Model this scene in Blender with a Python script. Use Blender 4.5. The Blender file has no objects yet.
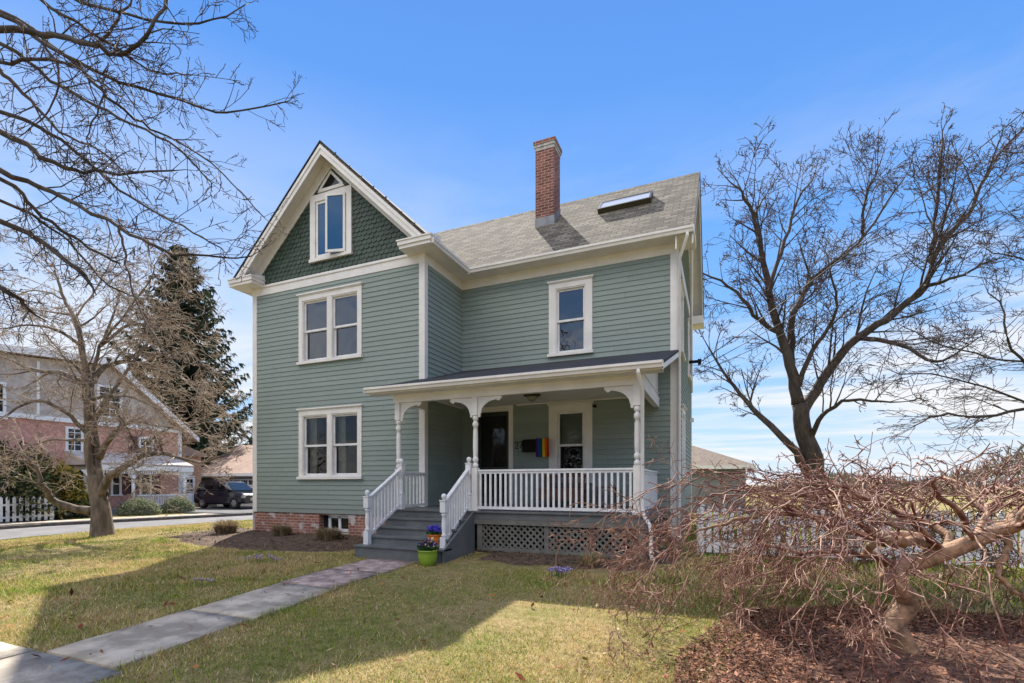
import bpy, math, random
import numpy as np
from mathutils import Vector, Matrix
R = math.radians
SC = bpy.context.scene
# ------------------------------------------------------------------ camera
FPX, YAW, HZ = 494.318, .402, 484.315
CAM = np.array([12.045, -9.892, 1.328])
cd = bpy.data.cameras.new('camera'); cam = bpy.data.objects.new('camera', cd); SC.collection.objects.link(cam)
cam.location = CAM; cam.rotation_euler = (R(90), 0, YAW)
cd.sensor_width = 36; cd.lens = FPX / 1024 * 36; cd.shift_y = (HZ - 341.5) / 1024; cd.clip_end = 2000; cd.clip_start = .05
SC.camera = cam
# ------------------------------------------------------------------ sky, sun, exposure
SKYK = 3.5                          # sky colour scale for the Background strength below
SUN_AZ, SUN_EL = R(33), R(46.5)       # azimuth west of +Y (behind the house, to the left)
W = bpy.data.worlds.new('World'); SC.world = W; W.use_nodes = True
nt = W.node_tree; N = nt.nodes; L = nt.links; N.clear()
wo = N.new('ShaderNodeOutputWorld'); bg = N.new('ShaderNodeBackground'); sk = N.new('ShaderNodeTexSky')
sk.sky_type = 'NISHITA'; sk.sun_disc = False; sk.sun_elevation = SUN_EL; sk.sun_rotation = -SUN_AZ
sk.air_density = 1.6; sk.dust_density = .0; sk.ozone_density = 3.0; sk.altitude = 0
bg.inputs['Strength'].default_value = .15
tc = N.new('ShaderNodeTexCoord'); sep = N.new('ShaderNodeSeparateXYZ'); L.new(tc.outputs['Generated'], sep.inputs[0])
# thin clouds on a flat layer overhead: direction / height
def M(op, a, b=None):
    n = N.new('ShaderNodeMath'); n.operation = op
    for i, v in enumerate((a, b)):
        if v is None: continue
        if hasattr(v, 'links') or hasattr(v, 'is_linked'): L.new(v, n.inputs[i])
        else: n.inputs[i].default_value = v
    return n.outputs[0]
zz = M('ADD', M('MAXIMUM', sep.outputs['Z'], 0.0), .13)
cx = M('DIVIDE', sep.outputs['X'], zz); cy = M('DIVIDE', sep.outputs['Y'], zz)
cv = N.new('ShaderNodeCombineXYZ'); L.new(cx, cv.inputs[0]); L.new(cy, cv.inputs[1])
mp = N.new('ShaderNodeMapping'); mp.inputs['Rotation'].default_value = (0, 0, R(35)); mp.inputs['Scale'].default_value = (.35, .8, 1); L.new(cv.outputs[0], mp.inputs[0])
nz = N.new('ShaderNodeTexNoise'); nz.inputs['Scale'].default_value = 1.3; nz.inputs['Detail'].default_value = 9; nz.inputs['Roughness'].default_value = .58; nz.inputs['Distortion'].default_value = .5
L.new(mp.outputs[0], nz.inputs['Vector'])
cr = N.new('ShaderNodeValToRGB'); cr.color_ramp.elements[0].position = .44; cr.color_ramp.elements[1].position = .60; L.new(nz.outputs['Fac'], cr.inputs[0])
low = N.new('ShaderNodeMapRange'); low.inputs['From Min'].default_value = .62; low.inputs['From Max'].default_value = .10; low.inputs['To Min'].default_value = 0.0; low.inputs['To Max'].default_value = 1.0
L.new(sep.outputs['Z'], low.inputs['Value'])
# clear-sky colour by height, blended with the Nishita sky so that the glare round the sun stays moderate
gr_ = N.new('ShaderNodeValToRGB'); e = gr_.color_ramp.elements; e[0].position = 0.0; e[0].color = (.55, .71, .93, 1); e[1].position = .75; e[1].color = (.065, .24, .74, 1)
for p_, c_ in ((.10, (.36, .58, .93)), (.30, (.165, .42, .92)), (.50, (.09, .32, .86))): q_ = e.new(p_); q_.color = (*c_, 1)
L.new(sep.outputs['Z'], gr_.inputs[0])
gs = N.new('ShaderNodeVectorMath'); gs.operation = 'SCALE'; gs.inputs['Scale'].default_value = SKYK; L.new(gr_.outputs[0], gs.inputs[0])
m0 = N.new('ShaderNodeMix'); m0.data_type = 'RGBA'; m0.inputs[0].default_value = .90; L.new(sk.outputs[0], m0.inputs[6]); L.new(gs.outputs[0], m0.inputs[7])
mx = N.new('ShaderNodeMix'); mx.data_type = 'RGBA'; L.new(m0.outputs[2], mx.inputs[6]); mx.inputs[7].default_value = (.92 * SKYK, .93 * SKYK, .95 * SKYK, 1)
# bright clouds added in the unseen sky behind the camera, filling the shaded front
fill_clouds = N.new('ShaderNodeMapRange'); fill_clouds.inputs['From Min'].default_value = .05; fill_clouds.inputs['From Max'].default_value = -.55; fill_clouds.inputs['To Min'].default_value = 0; fill_clouds.inputs['To Max'].default_value = .85; L.new(sep.outputs['Y'], fill_clouds.inputs['Value'])
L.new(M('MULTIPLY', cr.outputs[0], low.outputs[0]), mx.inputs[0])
bk2 = N.new('ShaderNodeMapRange'); bk2.inputs['From Min'].default_value = .40; bk2.inputs['From Max'].default_value = .55; bk2.inputs['To Min'].default_value = .25; bk2.inputs['To Max'].default_value = 1; L.new(nz.outputs['Fac'], bk2.inputs['Value']); hi_ = N.new('ShaderNodeMapRange'); hi_.inputs['From Min'].default_value = .40; hi_.inputs['From Max'].default_value = .60; L.new(sep.outputs['Z'], hi_.inputs['Value']); fill_fac = M('MULTIPLY', M('MULTIPLY', fill_clouds.outputs[0], bk2.outputs[0]), M('MAXIMUM', hi_.outputs[0], .12))
mb_ = N.new('ShaderNodeMix'); mb_.data_type = 'RGBA'; L.new(fill_fac, mb_.inputs[0]); L.new(mx.outputs[2], mb_.inputs[6]); mb_.inputs[7].default_value = (3.25 * SKYK, 3.03 * SKYK, 2.77 * SKYK, 1)
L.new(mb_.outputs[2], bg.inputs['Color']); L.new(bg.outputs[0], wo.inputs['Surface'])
sd = bpy.data.lights.new('sun', 'SUN'); sun = bpy.data.objects.new('sun', sd); SC.collection.objects.link(sun)
sd.energy = 5.0; sd.angle = R(.53); sd.color = (1, .94, .84)
S_DIR = Vector((-math.sin(SUN_AZ) * math.cos(SUN_EL), math.cos(SUN_AZ) * math.cos(SUN_EL), math.sin(SUN_EL)))
sun.rotation_euler = S_DIR.to_track_quat('Z', 'Y').to_euler()
SC.view_settings.view_transform = 'Standard'; SC.view_settings.look = 'None'; SC.view_settings.exposure = 1.0; SC.view_settings.gamma = 1
SC.render.engine = 'CYCLES'; SC.cycles.max_bounces = 6

# ------------------------------------------------------------------ coordinates
_s, _c = math.sin(YAW), math.cos(YAW)
FW = np.array([-_s, _c, 0.]); RT = np.array([_c, _s, 0.]); UPV = np.array([0, 0, 1.])
def at(u, v, d): return CAM + (FW + RT * (u - 512) / FPX + UPV * (HZ - v) / FPX) * d
def ss(a, b, t):
    t = min(1., max(0., (t - a) / (b - a))); return t * t * (3 - 2 * t)
def gz(x, y): return -.09 * ss(-.3, -3, y) - .13 * ss(-3, -9, y) - .22 * ss(-1, -9, x)

# ------------------------------------------------------------------ materials
def mat(name, col, rough=.7, var=0., vscale=3., bump=0., bscale=40., col2=None, spec=.5, metal=0., detail=5, stretch=None, c2amt=(.42, .62)):
    m = bpy.data.materials.new(name); m.use_nodes = True; n = m.node_tree.nodes; l = m.node_tree.links
    b = n['Principled BSDF']; b.inputs['Base Color'].default_value = (*col, 1); b.inputs['Roughness'].default_value = rough
    b.inputs['Specular IOR Level'].default_value = spec; b.inputs['Metallic'].default_value = metal
    t = n.new('ShaderNodeTexCoord'); vec = t.outputs['Object']
    if stretch:
        mpn = n.new('ShaderNodeMapping'); mpn.inputs['Scale'].default_value = stretch; l.new(vec, mpn.inputs[0]); vec = mpn.outputs[0]
    if var or col2:
        z = n.new('ShaderNodeTexNoise'); z.inputs['Scale'].default_value = vscale; z.inputs['Detail'].default_value = detail; z.inputs['Roughness'].default_value = .6; l.new(vec, z.inputs['Vector'])
        r = n.new('ShaderNodeValToRGB'); l.new(z.outputs['Fac'], r.inputs[0])
        r.color_ramp.elements[0].position = c2amt[0]; r.color_ramp.elements[1].position = c2amt[1]
        if col2: a, bb = col, col2
        else: a = [c * (1 - var) for c in col]; bb = [min(1, c * (1 + var)) for c in col]
        r.color_ramp.elements[0].color = (*a, 1); r.color_ramp.elements[1].color = (*bb, 1)
        l.new(r.outputs[0], b.inputs['Base Color'])
    if bump:
        z2 = n.new('ShaderNodeTexNoise'); z2.inputs['Scale'].default_value = bscale; z2.inputs['Detail'].default_value = 4; l.new(vec, z2.inputs['Vector'])
        bp = n.new('ShaderNodeBump'); bp.inputs['Strength'].default_value = bump; bp.inputs['Distance'].default_value = .02
        l.new(z2.outputs['Fac'], bp.inputs['Height']); l.new(bp.outputs[0], b.inputs['Normal'])
    return m
def brickmat(name, c1, c2, cm, bw, bh, mortar, mode='wall', rough=.85, bump=.6, patch=None, slope=1., offs=.5, var=.25):
    """brick / shingle courses: mode 'wall' uses (x+y, z); 'x' runs (x, z*slope); 'y' runs (y, z*slope)"""
    m = bpy.data.materials.new(name); m.use_nodes = True; n = m.node_tree.nodes; l = m.node_tree.links
    b = n['Principled BSDF']; b.inputs['Roughness'].default_value = rough; b.inputs['Specular IOR Level'].default_value = .3
    t = n.new('ShaderNodeTexCoord'); s = n.new('ShaderNodeSeparateXYZ'); l.new(t.outputs['Object'], s.inputs[0])
    def mm(op, a, bb):
        q = n.new('ShaderNodeMath'); q.operation = op
        for i, v in enumerate((a, bb)):
            if isinstance(v, (int, float)): q.inputs[i].default_value = v
            else: l.new(v, q.inputs[i])
        return q.outputs[0]
    u = {'wall': mm('ADD', s.outputs[0], s.outputs[1]), 'x': s.outputs[0], 'y': s.outputs[1]}[mode]
    c = n.new('ShaderNodeCombineXYZ'); l.new(u, c.inputs[0]); l.new(mm('MULTIPLY', s.outputs[2], slope), c.inputs[1])
    k = n.new('ShaderNodeTexBrick'); l.new(c.outputs[0], k.inputs['Vector']); k.offset = offs
    k.inputs['Scale'].default_value = 1; k.inputs['Brick Width'].default_value = bw; k.inputs['Row Height'].default_value = bh; k.inputs['Mortar Size'].default_value = mortar
    k.inputs['Color1'].default_value = (*c1, 1); k.inputs['Color2'].default_value = (*c2, 1); k.inputs['Mortar'].default_value = (*cm, 1); k.inputs['Bias'].default_value = 0; k.inputs['Mortar Smooth'].default_value = .2
    z = n.new('ShaderNodeTexNoise'); z.inputs['Scale'].default_value = 2.2; z.inputs['Detail'].default_value = 8; z.inputs['Roughness'].default_value = .65; l.new(t.outputs['Object'], z.inputs['Vector'])
    h = n.new('ShaderNodeHueSaturation'); l.new(k.outputs['Color'], h.inputs['Color']); mr = n.new('ShaderNodeMapRange'); l.new(z.outputs['Fac'], mr.inputs[0]); mr.inputs[1].default_value = .3; mr.inputs[2].default_value = .7; mr.inputs[3].default_value = 1 - var; mr.inputs[4].default_value = 1 + var; l.new(mr.outputs[0], h.inputs['Value'])
    out = h.outputs[0]
    if patch:
        z3 = n.new('ShaderNodeTexNoise'); z3.inputs['Scale'].default_value = 3; z3.inputs['Detail'].default_value = 6; l.new(c.outputs[0], z3.inputs['Vector'])
        rr = n.new('ShaderNodeValToRGB'); rr.color_ramp.elements[0].position = .55; rr.color_ramp.elements[1].position = .62; l.new(z3.outputs['Fac'], rr.inputs[0])
        q = n.new('ShaderNodeMix'); q.data_type = 'RGBA'; l.new(rr.outputs[0], q.inputs[0]); l.new(out, q.inputs[6]); q.inputs[7].default_value = (*patch, 1); out = q.outputs[2]
    l.new(out, b.inputs['Base Color'])
    z4 = n.new('ShaderNodeTexNoise'); z4.inputs['Scale'].default_value = 60; l.new(t.outputs['Object'], z4.inputs['Vector'])
    hh = mm('ADD', mm('MULTIPLY', z4.outputs['Fac'], .35), mm('SUBTRACT', 1., k.outputs['Fac']))
    bp = n.new('ShaderNodeBump'); bp.inputs['Strength'].default_value = bump; bp.inputs['Distance'].default_value = .012; l.new(hh, bp.inputs['Height']); l.new(bp.outputs[0], b.inputs['Normal'])
    return m
def attrmat(name, rough=.7, trans=0., mulvar=0.):
    """per-leaf / per-blade species colours stored on the mesh"""
    m = bpy.data.materials.new(name); m.use_nodes = True; n = m.node_tree.nodes; l = m.node_tree.links
    b = n['Principled BSDF']; b.inputs['Roughness'].default_value = rough; b.inputs['Specular IOR Level'].default_value = .25
    a = n.new('ShaderNodeAttribute'); a.attribute_name = 'tint'; l.new(a.outputs['Color'], b.inputs['Base Color'])
    if trans:
        tr = n.new('ShaderNodeBsdfTranslucent'); l.new(a.outputs['Color'], tr.inputs['Color']); mxs = n.new('ShaderNodeMixShader'); mxs.inputs[0].default_value = trans
        l.new(b.outputs[0], mxs.inputs[1]); l.new(tr.outputs[0], mxs.inputs[2]); l.new(mxs.outputs[0], n['Material Output'].inputs[0])
    return m
def lawnmat():
    m = bpy.data.materials.new('lawn'); m.use_nodes = True; n = m.node_tree.nodes; l = m.node_tree.links; b = n['Principled BSDF']; b.inputs['Roughness'].default_value = .95; b.inputs['Specular IOR Level'].default_value = .1
    t = n.new('ShaderNodeTexCoord')
    def noise(sc, d=6, r=.6):
        z = n.new('ShaderNodeTexNoise'); z.inputs['Scale'].default_value = sc; z.inputs['Detail'].default_value = d; z.inputs['Roughness'].default_value = r; l.new(t.outputs['Object'], z.inputs['Vector']); return z.outputs['Fac']
    def ramp(f, a, bb, p0, p1):
        r = n.new('ShaderNodeValToRGB'); l.new(f, r.inputs[0]); r.color_ramp.elements[0].position = p0; r.color_ramp.elements[1].position = p1; r.color_ramp.elements[0].color = (*a, 1); r.color_ramp.elements[1].color = (*bb, 1); return r.outputs[0]
    c1 = ramp(noise(.9), (.19, .20, .05), (.40, .28, .15), .40, .58)
    c2 = ramp(noise(9), (.16, .17, .05), (.48, .39, .21), .36, .66)
    q = n.new('ShaderNodeMix'); q.data_type = 'RGBA'; q.inputs[0].default_value = .5; l.new(c1, q.inputs[6]); l.new(c2, q.inputs[7])
    c3 = ramp(noise(70, 3), (.55, .5, .45), (1.25, 1.25, 1.2), .35, .7)
    q2 = n.new('ShaderNodeMix'); q2.data_type = 'RGBA'; q2.blend_type = 'MULTIPLY'; q2.inputs[0].default_value = 1; l.new(q.outputs[2], q2.inputs[6]); l.new(c3, q2.inputs[7])
    l.new(q2.outputs[2], b.inputs['Base Color'])
    bp = n.new('ShaderNodeBump'); bp.inputs['Strength'].default_value = .8; bp.inputs['Distance'].default_value = .03; l.new(noise(90, 4), bp.inputs['Height']); l.new(bp.outputs[0], b.inputs['Normal'])
    return m
def glassmat(name, col, rough=.03, spec=1.0, var=0):
    m = mat(name, col, rough, spec=spec); b = m.node_tree.nodes['Principled BSDF']; b.inputs['IOR'].default_value = 1.5
    n = m.node_tree.nodes; l = m.node_tree.links; t = n.new('ShaderNodeTexCoord'); z = n.new('ShaderNodeTexNoise'); z.inputs['Scale'].default_value = 2.5; z.inputs['Detail'].default_value = 1; l.new(t.outputs['Object'], z.inputs['Vector'])
    bp = n.new('ShaderNodeBump'); bp.inputs['Strength'].default_value = .12; bp.inputs['Distance'].default_value = .03; l.new(z.outputs['Fac'], bp.inputs['Height']); l.new(bp.outputs[0], b.inputs['Normal'])
    return m
def sidingmat():
    m = mat('sage_siding', (.2, .25, .22), .6, spec=.35); n = m.node_tree.nodes; l = m.node_tree.links; b = n['Principled BSDF']
    t = n.new('ShaderNodeTexCoord'); s_ = n.new('ShaderNodeSeparateXYZ'); l.new(t.outputs['Object'], s_.inputs[0])
    def mm(op, a, c=0.):
        q = n.new('ShaderNodeMath'); q.operation = op
        for i, v in enumerate((a, c)):
            if isinstance(v, (int, float)): q.inputs[i].default_value = v
            else: l.new(v, q.inputs[i])
        return q.outputs[0]
    row = mm('FLOOR', mm('DIVIDE', mm('SUBTRACT', s_.outputs[2], .57), .1225)); u = mm('ADD', s_.outputs[0], s_.outputs[1])
    wn0 = n.new('ShaderNodeTexWhiteNoise'); wn0.noise_dimensions = '1D'; l.new(row, wn0.inputs['W'])
    us = mm('DIVIDE', mm('ADD', u, mm('MULTIPLY', wn0.outputs['Value'], 3.1)), 2.7); seg = mm('FLOOR', us)
    wn = n.new('ShaderNodeTexWhiteNoise'); wn.noise_dimensions = '2D'; c = n.new('ShaderNodeCombineXYZ'); l.new(row, c.inputs[0]); l.new(seg, c.inputs[1]); l.new(c.outputs[0], wn.inputs['Vector'])
    joint = mm('LESS_THAN', mm('FRACT', us), .0022)
    z = n.new('ShaderNodeTexNoise'); z.inputs['Scale'].default_value = 1.1; z.inputs['Detail'].default_value = 8; z.inputs['Roughness'].default_value = .65; l.new(t.outputs['Object'], z.inputs['Vector'])
    grime = n.new('ShaderNodeMapRange'); l.new(s_.outputs[2], grime.inputs[0]); grime.inputs[1].default_value = .55; grime.inputs[2].default_value = 1.3; grime.inputs[3].default_value = 1; grime.inputs[4].default_value = 0
    val = mm('SUBTRACT', mm('ADD', mm('ADD', .86, mm('MULTIPLY', wn.outputs['Value'], .11)), mm('MULTIPLY', z.outputs['Fac'], .20)), mm('MULTIPLY', joint, .45))
    h = n.new('ShaderNodeHueSaturation'); h.inputs['Color'].default_value = (.228, .278, .258, 1); l.new(val, h.inputs['Value'])
    q = n.new('ShaderNodeMix'); q.data_type = 'RGBA'; l.new(mm('MULTIPLY', mm('MULTIPLY', grime.outputs[0], z.outputs['Fac']), .7), q.inputs[0]); l.new(h.outputs[0], q.inputs[6]); q.inputs[7].default_value = (.17, .155, .125, 1); l.new(q.outputs[2], b.inputs['Base Color'])
    wv = n.new('ShaderNodeTexNoise'); wv.inputs['Scale'].default_value = 2.5; wv.inputs['Detail'].default_value = 2; l.new(t.outputs['Object'], wv.inputs['Vector'])
    bp = n.new('ShaderNodeBump'); bp.inputs['Strength'].default_value = .35; bp.inputs['Distance'].default_value = .03; l.new(wv.outputs['Fac'], bp.inputs['Height']); l.new(bp.outputs[0], b.inputs['Normal'])
    return m
def panemat(name, tint=(.7, .75, .74), ior=1.6):
    m = bpy.data.materials.new(name); m.use_nodes = True; n = m.node_tree.nodes; l = m.node_tree.links
    t = n.new('ShaderNodeTexCoord'); z = n.new('ShaderNodeTexNoise'); z.inputs['Scale'].default_value = 2.2; z.inputs['Detail'].default_value = 1; l.new(t.outputs['Object'], z.inputs['Vector'])
    bp = n.new('ShaderNodeBump'); bp.inputs['Strength'].default_value = .25; bp.inputs['Distance'].default_value = .04; l.new(z.outputs['Fac'], bp.inputs['Height'])
    f = n.new('ShaderNodeFresnel'); f.inputs['IOR'].default_value = ior; g = n.new('ShaderNodeBsdfGlossy'); g.inputs['Roughness'].default_value = .01; tr = n.new('ShaderNodeBsdfTransparent'); tr.inputs['Color'].default_value = (*tint, 1)
    l.new(bp.outputs[0], g.inputs['Normal']); x = n.new('ShaderNodeMixShader'); l.new(f.outputs[0], x.inputs[0]); l.new(tr.outputs[0], x.inputs[1]); l.new(g.outputs[0], x.inputs[2]); l.new(x.outputs[0], n['Material Output'].inputs[0]); n.remove(n['Principled BSDF']); return m
MT = dict(
 siding=sidingmat(),
 trim=mat('cream_trim', (.72, .70, .675), .5, .05, 2.5, .08, 30),
 white=mat('white_paint', (.70, .70, .715), .45, .07, 6, .1, 40),
 gable=mat('dark_green_shingle', (.035, .06, .042), .6, .25, 5, .2, 60),
 roof=brickmat('asphalt_shingle_x', (.10, .085, .065), (.235, .205, .155), (.07, .06, .05), .30, .135, .014, 'x', .95, .8, slope=1.455),
 roofy=brickmat('asphalt_shingle_y', (.10, .085, .065), (.205, .18, .14), (.07, .06, .05), .30, .135, .013, 'y', .95, 1., slope=1.455),
 porchroof=brickmat('dark_porch_shingle', (.035, .036, .042), (.055, .055, .062), (.02, .02, .024), .30, .14, .008, 'x', .9, .6, slope=3.4),
 brick=brickmat('old_red_brick', (.24, .085, .055), (.33, .13, .09), (.36, .31, .27), .21, .073, .010, 'wall', patch=(.50, .44, .41)),
 chim=brickmat('chimney_brick', (.15, .045, .033), (.27, .095, .068), (.36, .29, .25), .21, .078, .010, 'wall'),
 grey=mat('grey_deck_paint', (.115, .125, .13), .55, .12, 3, .1, 30),
 lattice=mat('grey_lattice', (.145, .14, .125), .7, .15, 4, .1, 40),
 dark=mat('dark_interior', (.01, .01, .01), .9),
 cement=mat('cement_cap', (.42, .41, .39), .8, .2, 8, .3, 40), lead=mat('lead_flashing', (.22, .23, .25), .5, .15, 6),
 black=mat('black_metal', (.010, .010, .010), .8, spec=.2), bronze=mat('bronze', (.07, .06, .035), .4, metal=.6),
 gclear=panemat('window_pane', ior=1.55), gup=panemat('upper_window_pane', ior=2.3), lace=mat('curtain', (.52, .51, .47), .9, .1, 8), blind=mat('roller_blind', (.34, .37, .35), .9), skyrefl=mat('reflected_sky_blind', (.06, .11, .19), .9), gsky=glassmat('window_glass', (.012, .016, .022)), gdark=glassmat('dark_window_glass', (.012, .012, .012), .04, .4), gblind=glassmat('glass_over_pale_blind', (.17, .20, .19), .08, .6), gcurt=glassmat('glass_over_curtain', (.10, .13, .16), .08, .8),  # dark blue blind colour stands in for sky reflected in the upper windows
 gskyblue=glassmat('sky_blue_painted_glass', (.02, .085, .20), .04, .6),  # blue of the reflected sky put into the base colour
 frost=mat('skylight_glass', (.62, .64, .68), .15, spec=.8),
 walk=mat('concrete', (.40, .345, .275), .9, .34, 2.6, .35, 55, detail=9), walk2=mat('red_tinted_concrete', (.36, .27, .235), .9, .38, 5, .35, 55, detail=9),
 asph=mat('asphalt', (.145, .14, .14), .9, .15, 2, .3, 80), drive=mat('driveway_asphalt', (.10, .10, .10), .9, .15, 2, .3, 80), kerb=mat('granite_kerb', (.13, .11, .095), .9, .25, 6, .3, 40),
 soil=mat('dark_soil', (.095, .058, .036), .95, .35, 6, .8, 50), mulch=mat('brown_mulch', (.16, .08, .05), .95, .45, 14, 1., 60),
 lawn=lawnmat(),
 bark=mat('grey_brown_bark', (.15, .115, .085), .9, .4, 6, .9, 25, stretch=(1, 1, .3)), barkd=mat('dark_bark', (.055, .042, .035), .9, .35, 8, .6, 25, stretch=(1, 1, .3)),
 barkp=mat('pinkish_bark', (.38, .225, .135), .85, .45, 9, 1., 22, col2=(.16, .105, .07), detail=9), twigl=mat('pale_twig', (.34, .26, .19), .85, .25, 5), twigr=mat('red_brown_twig', (.36, .215, .15), .7, col2=(.13, .04, .028), vscale=9, c2amt=(.40, .56)),
 twigd=mat('dark_twig', (.075, .05, .042), .85), budr=mat('red_bud', (.22, .07, .05), .7),
 nshing=mat('grey_weathered_shingle', (.52, .455, .41), .9, .15, 3, .3, 30), nbrick=mat('pink_brick', (.62, .33, .26), .9, .18, 8, .3, 40), nbrick2=mat('orange_brick', (.50, .28, .17), .9, .18, 8, .3, 40),
 nroof=mat('pink_brown_shingle_roof', (.36, .25, .19), .95, .15, 6, .5, 30), broof=mat('brown_shingle_roof', (.17, .13, .10), .95, .2, 6, .5, 30), nwhite=mat('neighbour_white', (.82, .81, .80), .6), maroon=mat('maroon_shutter', (.10, .03, .045), .6), ngrey=mat('grey_garage', (.22, .23, .23), .8),
 tyre=mat('tyre_rubber', (.015, .015, .015), .9), rim=mat('alloy', (.45, .45, .46), .3, metal=.9), carp=mat('black_car_paint', (.010, .011, .020), .15, spec=.8), carg=glassmat('car_glass', (.015, .02, .02), .03, 1.),
 potg=mat('lime_glaze', (.22, .33, .035), .25, .12, 5), poto=mat('orange_glaze', (.62, .17, .02), .35, .1, 5), wood=mat('red_wood', (.15, .055, .03), .5, .25, 6, stretch=(1, 1, 8)),
 leafg=attrmat('leaf_tints', .7, .25), grass=attrmat('grass_tints', .8, .3), chips=attrmat('chip_tints', .9), stripes=attrmat('flag_dye', .8, .2),
 wire=mat('black_cable', (.02, .02, .02), .6), pole=mat('yellow_grey', (.3, .3, .3), .6),
)
# ------------------------------------------------------------------ mesh helper
class Fr:
    """a local frame: u along, n outwards, z up"""
    def __init__(s, o, u, n): s.o = np.array(o, float); s.u = np.array(u, float); s.n = np.array(n, float)
    def __call__(s, u, n, z): return s.o + s.u * u + s.n * n + UPV * z
WLD = Fr((0, 0, 0), (1, 0, 0), (0, 1, 0))
class MB:
    def __init__(s): s.v = []; s.f = []; s.sm = []; s.c = []
    def add(s, vs, fs, smooth=False):
        b = len(s.v); s.v.extend([tuple(p) for p in vs]); s.f.extend([tuple(b + i for i in f) for f in fs]); s.sm.extend([smooth] * len(fs)); return s
    def hexa(s, P): return s.add(P, [(0, 3, 2, 1), (4, 5, 6, 7), (0, 1, 5, 4), (1, 2, 6, 5), (2, 3, 7, 6), (3, 0, 4, 7)])
    def box(s, a, b, fr=WLD):
        x0, y0, z0 = a; x1, y1, z1 = b
        return s.hexa([fr(*p) for p in ((x0, y0, z0), (x1, y0, z0), (x1, y1, z0), (x0, y1, z0), (x0, y0, z1), (x1, y0, z1), (x1, y1, z1), (x0, y1, z1))])
    def prism(s, poly, n0, n1, fr=WLD):
        """polygon in the frame's (u,z) plane, extruded from n0 to n1"""
        k = len(poly); P = [fr(u, n0, z) for u, z in poly] + [fr(u, n1, z) for u, z in poly]
        return s.add(P, [tuple(range(k)), tuple(range(2 * k - 1, k - 1, -1))] + [(i, (i + 1) % k, k + (i + 1) % k, k + i) for i in range(k)])
    def slab(s, pts, th):
        """polygon of 3-D points thickened downwards by th"""
        k = len(pts); P = [np.array(p, float) for p in pts] + [np.array(p, float) - UPV * th for p in pts]
        return s.add(P, [tuple(range(k)), tuple(range(2 * k - 1, k - 1, -1))] + [(i, (i + 1) % k, k + (i + 1) % k, k + i) for i in range(k)])
    def tube(s, pts, rad, n=6, caps=True, smooth=True):
        P = np.array(pts, float); k = len(P)
        if np.isscalar(rad): rad = [rad] * k
        T = np.zeros_like(P); T[1:-1] = P[2:] - P[:-2]; T[0] = P[1] - P[0]; T[-1] = P[-1] - P[-2]
        T /= (np.linalg.norm(T, axis=1)[:, None] + 1e-12)
        ref = np.array([0, 0, 1.]) if abs(T[0][2]) < .9 else np.array([1., 0, 0])
        A = np.cross(T, ref); A /= (np.linalg.norm(A, axis=1)[:, None] + 1e-9); B = np.cross(T, A)
        an = np.arange(n) * 2 * math.pi / n; ca, sa = np.cos(an), np.sin(an)
        V = P[:, None, :] + np.array(rad)[:, None, None] * (A[:, None, :] * ca[None, :, None] + B[:, None, :] * sa[None, :, None])
        b = len(s.v); s.v.extend(map(tuple, V.reshape(-1, 3)))
        for i in range(k - 1):
            for j in range(n):
                j2 = (j + 1) % n; s.f.append((b + i * n + j, b + i * n + j2, b + (i + 1) * n + j2, b + (i + 1) * n + j))
        cnt = (k - 1) * n
        if caps and n > 3: s.f.append(tuple(b + j for j in range(n - 1, -1, -1))); s.f.append(tuple(b + (k - 1) * n + j for j in range(n))); cnt += 2
        s.sm.extend([smooth] * cnt); return s
    def lathe(s, o, prof, n=16, smooth=True):
        o = np.array(o, float); b = len(s.v); k = len(prof)
        for r, z in prof:
            for j in range(n): a = 2 * math.pi * j / n; s.v.append((o[0] + r * math.cos(a), o[1] + r * math.sin(a), o[2] + z))
        for i in range(k - 1):
            for j in range(n): j2 = (j + 1) % n; s.f.append((b + i * n + j, b + i * n + j2, b + (i + 1) * n + j2, b + (i + 1) * n + j)); s.sm.append(smooth)
        s.f.append(tuple(b + j for j in range(n - 1, -1, -1))); s.f.append(tuple(b + (k - 1) * n + j for j in range(n))); s.sm += [False, False]; return s
    def build(s, name, m, parent=None, bevel=0):
        me = bpy.data.meshes.new(name); me.from_pydata(s.v, [], s.f); me.materials.append(m)
        me.polygons.foreach_set('use_smooth', s.sm)
        o = bpy.data.objects.new(name, me); SC.collection.objects.link(o)
        if parent is not None:
            o.parent = parent; o.matrix_parent_inverse = Matrix.Translation(-Vector(world_loc(parent)))
        if bevel: bv = o.modifiers.new('bevel', 'BEVEL'); bv.width = bevel; bv.segments = 2; bv.limit_method = 'ANGLE'
        return o
def world_loc(o):
    l = Vector(o.location); return l if o.parent is None else l + (Vector((0, 0, 0)))
def tag(o, label=None, cat=None, group=None, kind=None):
    if label: o['label'] = label
    if cat: o['category'] = cat
    if group: o['group'] = group
    if kind: o['kind'] = kind
    return o
def thing(name, loc, label, cat, group=None):
    o = bpy.data.objects.new(name, None); o.empty_display_size = .2; SC.collection.objects.link(o); o.location = loc
    return tag(o, label, cat, group)
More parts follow.
